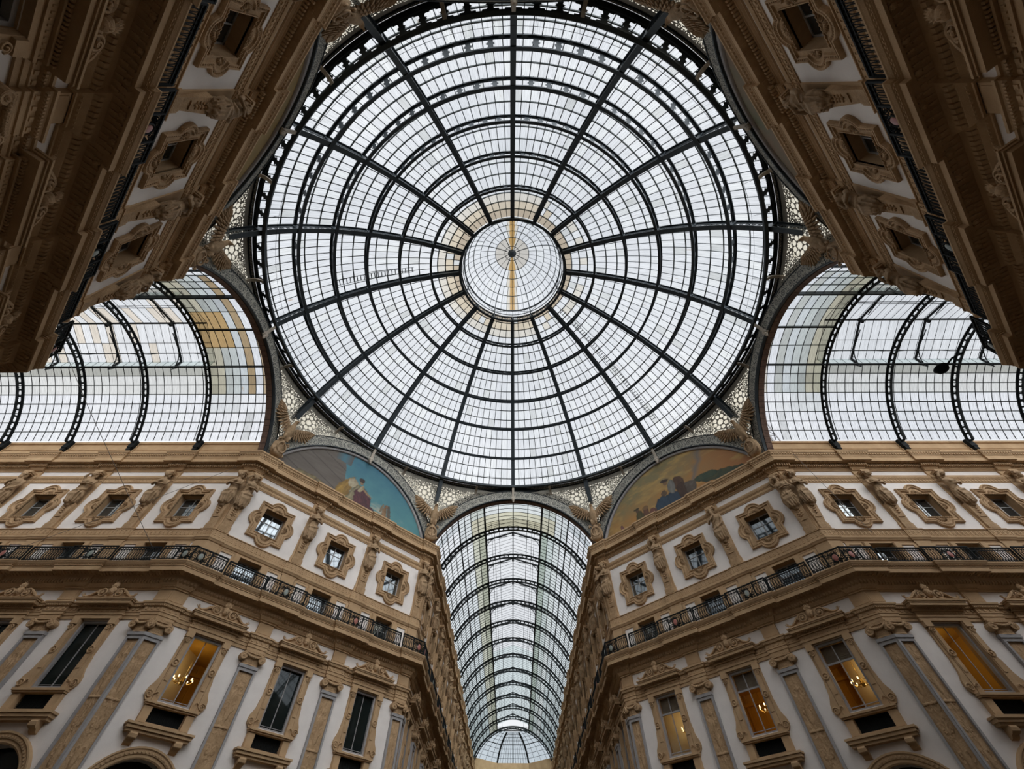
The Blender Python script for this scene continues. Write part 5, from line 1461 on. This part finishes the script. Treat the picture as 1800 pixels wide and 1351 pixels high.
def put_rail_corner(Mw, sg, label, med):
    """sg: +1 the corner is on the right end of this wall piece; Mw is at the wall corner"""
    r = empty('corner_railing', Mw @ Matrix.Translation((0, -.85, 0))); tag(r, label, 'railing', 'railing panels with oval medallions')
    p = link('scrollwork_panel', P['med_panel'], r, loc=(-sg*.06, 0, 0)); o = link('medallion', P['medal_'+med], p); o['label'] = ('red' if med == 'red' else 'pale grey')+' oval medallion'
    link('handrail', P['med_rail'], r, loc=(-sg*.06, 0, 0))
    link('baluster_screen', P['rail_corner'], r, loc=(-sg*.95, 0, 0)); link('handrail', P['rail_corner_rail'], r, loc=(-sg*.95, 0, 0)); link('foot_rail', P['rail_corner_foot'], r, loc=(-sg*.95, 0, 0))
WALLN = [['left arcade wall', 'front left wall', 'front arcade left wall'],
         ['front arcade right wall', 'front right wall', 'right arcade wall'],
         ['right arcade near wall', 'back right wall', 'back arcade right wall'],
         ['back arcade left wall', 'back left wall', 'left arcade near wall']]
KIND = {'a': 'with folded arms', 'b': 'with one arm raised', 'c': 'with a long beard'}
wallc = {}
def plain_wall(L, name):
    m = MB(); m.box(-L/2, L/2, 0, 1.2, ZF, 22.2); return m.mesh(name, M['plaster'])
def build_quadrant(q, nA, nB, LA, LB, La, Lb):
    Q = QM(q); names = WALLN[q]
    build_trims(q, La, Lb)
    # parapet above the cornice along the two arms
    for nm, path in ((names[0], [Vector((-La, AW)), Vector((-BW-.15, AW))]), (names[2], [Vector((-AW, BW+.15)), Vector((-AW, Lb))])):
        m = MB(); sweep(m, path, PARAPET); L = (path[1]-path[0]).length; d = (path[1]-path[0]).normalized(); n = Vector((d.y, -d.x))
        k = 0
        while True:
            t = (.28+BAYL*k) if nm == names[2] else L-(.28+BAYL*k)
            if t < .5 or t > L-.5:
                if k > 0: break
            if 0 < t < L: lbox(m, path[0]+d*t, d, n, .5, .05, 21.05, 22.03)
            k += 1
            if k > 20: break
        tag(link('trim_%d' % (21+q*2+(0 if nm == names[0] else 1)), m.mesh('parapet', M['stone']), mw=Q), 'stone parapet carrying the glass roof on the %s' % nm, 'parapet', kind='structure')
    fr = [('A', [-(BW+2.78+BAYL*j) for j in range(nA)], frameA, names[0]), ('D', [-4.73, 0, 4.73], frameD, names[1]), ('B', [BW+2.78+BAYL*j for j in range(nB)], frameB, names[2])]
    for key, cs, frame, nm in fr:
        L = {'A': La-BW, 'D': 2*CS, 'B': Lb-BW}[key]
        ctr = {'A': -(La+BW)/2, 'D': 0, 'B': (Lb+BW)/2}[key]
        wn = 'wall_'+nm.replace(' ', '_')
        if not cs:
            w = link(wn, plain_wall(L, wn), mw=Q @ frame(ctr)); tag(w, 'plain plastered %s, mostly hidden' % nm, 'wall', kind='structure'); continue
        xs = sorted(c-ctr for c in cs)
        w = link(wn, wall_mesh(xs, -L/2, L/2).mesh(wn, [M['plaster'], M['stone']]), mw=Q @ frame(ctr))
        tag(w, 'pale plastered %s with rows of windows' % nm, 'wall', kind='structure')
        for j, c in enumerate(cs):
            pos = ('%s from the corner' % (ORD[j] if j else 'first')) if key != 'D' else ['left-hand', 'middle', 'right-hand'][j]
            if q in (2, 3) and key == 'D': pos = ['left-hand', 'middle', 'right-hand'][j]
            Mw = Q @ frame(c)
            put_window_up(Mw, 'small window in quatrefoil surround, %s, on the %s' % (pos, nm))
            if q < 2 or True:
                lit = (q, key, j) in LITSET
                put_window_lo(Mw, '%stall window under scrolled pediment, %s, %s' % ('warmly lit ' if lit else 'dark ', pos, nm), lit, sash=(q == 1 and key != 'B' and (q, key) != (0, 'A')))
                if lit: LIT.append((Mw, '%s on the %s' % (pos, nm)))
                put_arch(Mw, 'round headed shop arch, %s on the %s' % (pos, nm))
            put_door(Mw, 'glazed balcony door, %s on the %s' % (pos, nm))
            put_rail_bay(Mw, 'looped black iron railing, %s, on the %s' % (pos, nm))
        # pilaster lines
        pl = {'A': [-(BW+.43+BAYL*k) for k in range(1, nA)], 'D': [-2.365, 2.365], 'B': [BW+.43+BAYL*k for k in range(1, nB)]}[key]
        for j, c in enumerate(pl):
            pos = ('%s from the corner' % (ORD[j] if j else 'first')) if key != 'D' else ['left of the middle window', 'right of the middle window'][j]
            kd = 'abc'[(j+q+{'A': 0, 'D': 0, 'B': 2}[key]) % 3]
            if key == 'D': kd = {(0, 0): 'a', (0, 1): 'a', (1, 0): 'b', (1, 1): 'c', (2, 0): 'b', (2, 1): 'c', (3, 0): 'c', (3, 1): 'a'}[(q, j)]
            Mw = Q @ frame(c)
            put_caryatid(Mw, kd, 'stone caryatid %s, %s, on the %s' % (KIND[kd], pos, nm))
            put_strip(Mw, 'plain pilaster strip behind the caryatid %s, %s' % (pos, nm))
            put_pilaster(Mw, 'carved vine pilaster with scrolled capital, %s, %s' % (pos, nm))
            med = 'red' if (j+q) % 2 else 'pale'
            put_rail_med(Mw, 'railing with %s oval medallion, below the caryatid %s, %s' % ('red' if med == 'red' else 'pale', pos, nm), med)
        # corner halves
        ends = {'A': [(-BW, 1)], 'D': [(-CS, -1), (CS, 1)], 'B': [(BW, -1)]}[key]
        for (c, sg) in ends:
            hx = c-sg*.33; Mw = Q @ frame(hx)
            ce = 'at its corner' if key != 'D' else ('left corner' if sg < 0 else 'right corner')
            kd = 'a' if (sg > 0) != (q % 2 == 1) else 'b'
            put_caryatid(Q @ frame(c-sg*.34), kd, 'corner caryatid %s, on the %s, %s' % (KIND[kd], nm, ce))
            put_strip(Mw, 'narrow corner pilaster strip on the %s, %s' % (nm, ce), True)
            put_pilaster(Mw, 'carved half pilaster on the %s, %s' % (nm, ce), True)
            med = 'red' if sg*(1 if key == 'D' else -1) > 0 else 'pale'
            put_rail_corner(Q @ frame(c), sg, 'corner railing with %s medallion, on the %s, %s' % ('red' if med == 'red' else 'pale', nm, ce), med)
LITSET = {(0, 'D', 0), (1, 'D', 0), (1, 'D', 1), (1, 'D', 2), (1, 'B', 0)}
build_quadrant(0, 5, 13, 0, 0, 42.0, 79.5)
build_quadrant(1, 13, 5, 0, 0, 79.5, 42.0)
build_quadrant(2, 0, 0, 0, 0, 42.0, 38.0)
build_quadrant(3, 0, 0, 0, 0, 38.0, 42.0)

# warmly lit rooms behind some of the tall windows
def chandelier_mesh():
    m = MB(); m.tube([(0, 0, .9), (0, 0, 0)], .015, 5); m.loft([(0, 0, -.15, .05, .05, 0), (0, 0, 0, .12, .12, 0), (0, 0, .15, .05, .05, 0)], 10, 0)
    for k in range(8):
        a = 2*pi*k/8; m.tube([(.08*cos(a), .08*sin(a), 0), (.28*cos(a), .28*sin(a), -.1), (.45*cos(a), .45*sin(a), .02)], .018, 4)
    m.tube([(.45*cos(a), .45*sin(a), .02) for a in [2*pi*k/16 for k in range(16)]], .014, 4, True)
    b = MB()
    for k in range(8): a = 2*pi*k/8; b.ell((.45*cos(a), .45*sin(a), .10), (.03, .03, .06), 6, 5)
    return m.mesh('chandelier_arms', M['gold']), b.mesh('chandelier_bulbs', M['bulb'])
CH = chandelier_mesh()
rm = MB()
x0, x1, y0, y1, z0, z1 = -2.0, 2.0, .55, 4.2, 6.3, 10.3
rm.add([(x0, y0, z0), (x1, y0, z0), (x1, y1, z0), (x0, y1, z0), (x0, y0, z1), (x1, y0, z1), (x1, y1, z1), (x0, y1, z1)], [(0, 1, 2, 3), (4, 7, 6, 5), (3, 2, 6, 7), (0, 3, 7, 4), (1, 5, 6, 2)])
for k in range(5): rm.box(x0+.1+.75*k, x0+.2+.75*k, y1-.08, y1, z0, z1)
rm.box(x0, x1, y1-.2, y1, 9.6, 9.75); rm.box(x0, x1, y0, y1, z1-.12, z1-.10)
ROOM = rm.mesh('lit_room_shell', M['ochre_room'])
STR = {0: 14, 1: 12, 2: 24, 3: 18, 4: 14}
for i, (Mw, nm) in enumerate(LIT):
    r = link('lit_room', ROOM, mw=Mw); tag(r, 'ochre room behind the lit window, %s' % nm, 'room', kind='structure')
    c = empty('chandelier', Mw @ Matrix.Translation((.15, 1.6, 8.55))); tag(c, 'gilded chandelier behind the lit window, %s' % nm, 'chandelier')
    link('arms', CH[0], c); link('bulbs', CH[1], c)
    ld = bpy.data.lights.new('room_lamp', 'POINT'); ld.energy = STR[i]; ld.color = (1, .66, .26); ld.shadow_soft_size = .25
    lo = bpy.data.objects.new('room_lamp', ld); COL.objects.link(lo); lo.matrix_world = Mw @ Matrix.Translation((.15, 1.6, 9.2))

# ------------------------------------------------------------------ ground, the place beyond the front arcade, small things
m = MB(); m.grid(lambda u, v: (-60+120*u, -60+160*v, ZF), 12, 16)
tag(link('floor', m.mesh('floor', M['floor'])), 'pale mosaic pavement of the arcades', 'floor', kind='structure')
for i, (rz, d, nm) in enumerate(((pi/2, 42.5, 'left'), (-pi/2, 42.5, 'right'), (pi, 38.5, 'back'))):
    m = MB(); m.box(-8.2, 8.2, d, d+.6, ZF, 22.0); w = link('wall_end_'+nm, m.mesh('end_wall', M['plaster']), mw=Matrix.Rotation(rz, 4, 'Z'))
    tag(w, 'plain wall closing the far end of the %s arcade, out of sight' % nm, 'wall', kind='structure')
m = MB(); m.box(-8.2, 8.2, 84.5, 85.1, ZF, 20.4); tag(link('wall_end_front', m.mesh('end_wall_front', M['stone'])), 'stone wall at the far end of the front arcade under its glass hip', 'wall', kind='structure')
b = empty('building', Matrix.Translation((0, 112, 0))); tag(b, 'cream building seen through the glass hip at the far end of the front arcade', 'building')
m = MB(); m.box(-14, 14, 0, 8, ZF, 27.0); link('wall', m.mesh('building_wall', M['cream']), b)
m = MB(); m.box(-15, 15, -.6, 9, 27.0, 27.8); link('roof', m.mesh('building_roof', M['greystone']), b)
for ix in range(7):
    for iz in range(3):
        m = MB(); m.box(-12.6+4*ix, -11.0+4*ix, -.1, .05, 15+4*iz, 17.6+4*iz); link('window', m.mesh('building_window', M['pane_dark']), b)
# bowl lamp on the right
bl = empty('bowl_lamp', Matrix.Translation((15.75, -5.30, 13.0))); tag(bl, 'small dark bowl lamp held out from the balcony corner at the right edge', 'lamp')
m = MB(); m.loft([(0, 0, -.02, .02, .02, 0), (0, 0, 0, .10, .10, 0), (0, 0, .06, .19, .19, 0), (0, 0, .16, .24, .24, 0), (0, 0, .19, .24, .24, 0)], 20, 0); link('bowl', m.mesh('lamp_bowl', M['iron_blk'], True), bl)
m = MB(); m.tube([(.15, 0, .19), (.3, -.05, .32), (.45, -.3, .42), (.62, -.55, .35)], .03, 6); link('lamp_arm', m.mesh('lamp_arm', M['iron_blk']), bl)
for k, (xx, zz) in enumerate(((18.6, 19.0), (19.9, 19.0))):
    m = MB()
    for dx in (0, .55):
        for dy in (0, .55): m.bar((xx+dx, 8.5+dy, 19.0), (xx+dx, 8.5+dy, 28.5), .07, .07, (0, 1, 0))
    z = 19.0; q = 0
    while z < 28.4:
        for dy in (0, .55): m.bar((xx, 8.5+dy, z), (xx+.55, 8.5+dy, z), .05, .05); m.bar((xx+(.55 if q else 0), 8.5+dy, z), (xx+(0 if q else .55), 8.5+dy, z+.8), .04, .04)
        z += .8; q = 1-q
    tag(link('scaffold_tower', m.mesh('scaffold_tower', M['greystone'])), ('%s scaffold tower outside the right arcade glass roof' % ('nearer', 'farther')[k]), 'scaffold')
# steel cables
def px(u, v, t):
    X = (u-900+11.317)/F_PX; Y = -(v-675.5+15.454)/F_PX
    return cam.matrix_world.translation + (_F+_R2*X+_U2*Y)*t
for i, (p0, p1, lab) in enumerate((
        ((-17.15, 6.75, 20.7), (-27.0, 6.3, 13.3), 'thin steel cable slanting down from the front left cornice corner to the left balcony'),
        ((-26.5, -6.2, 22.2), (-19.5, 6.4, 13.3), 'long thin steel cable crossing the left arcade roof down to the far balcony'),
        ((18.6, 6.3, 20.6), (19.9, 6.6, 14.6), 'short thin steel cable hanging from the cornice of the right arcade'))):
    m = MB(); m.tube([p0, tuple((a+b)/2-(.15 if k == 2 else 0) for k, (a, b) in enumerate(zip(p0, p1))), p1], .014, 5)
    tag(link('steel_cable', m.mesh('steel_cable', M['cable'])), lab, 'cable')
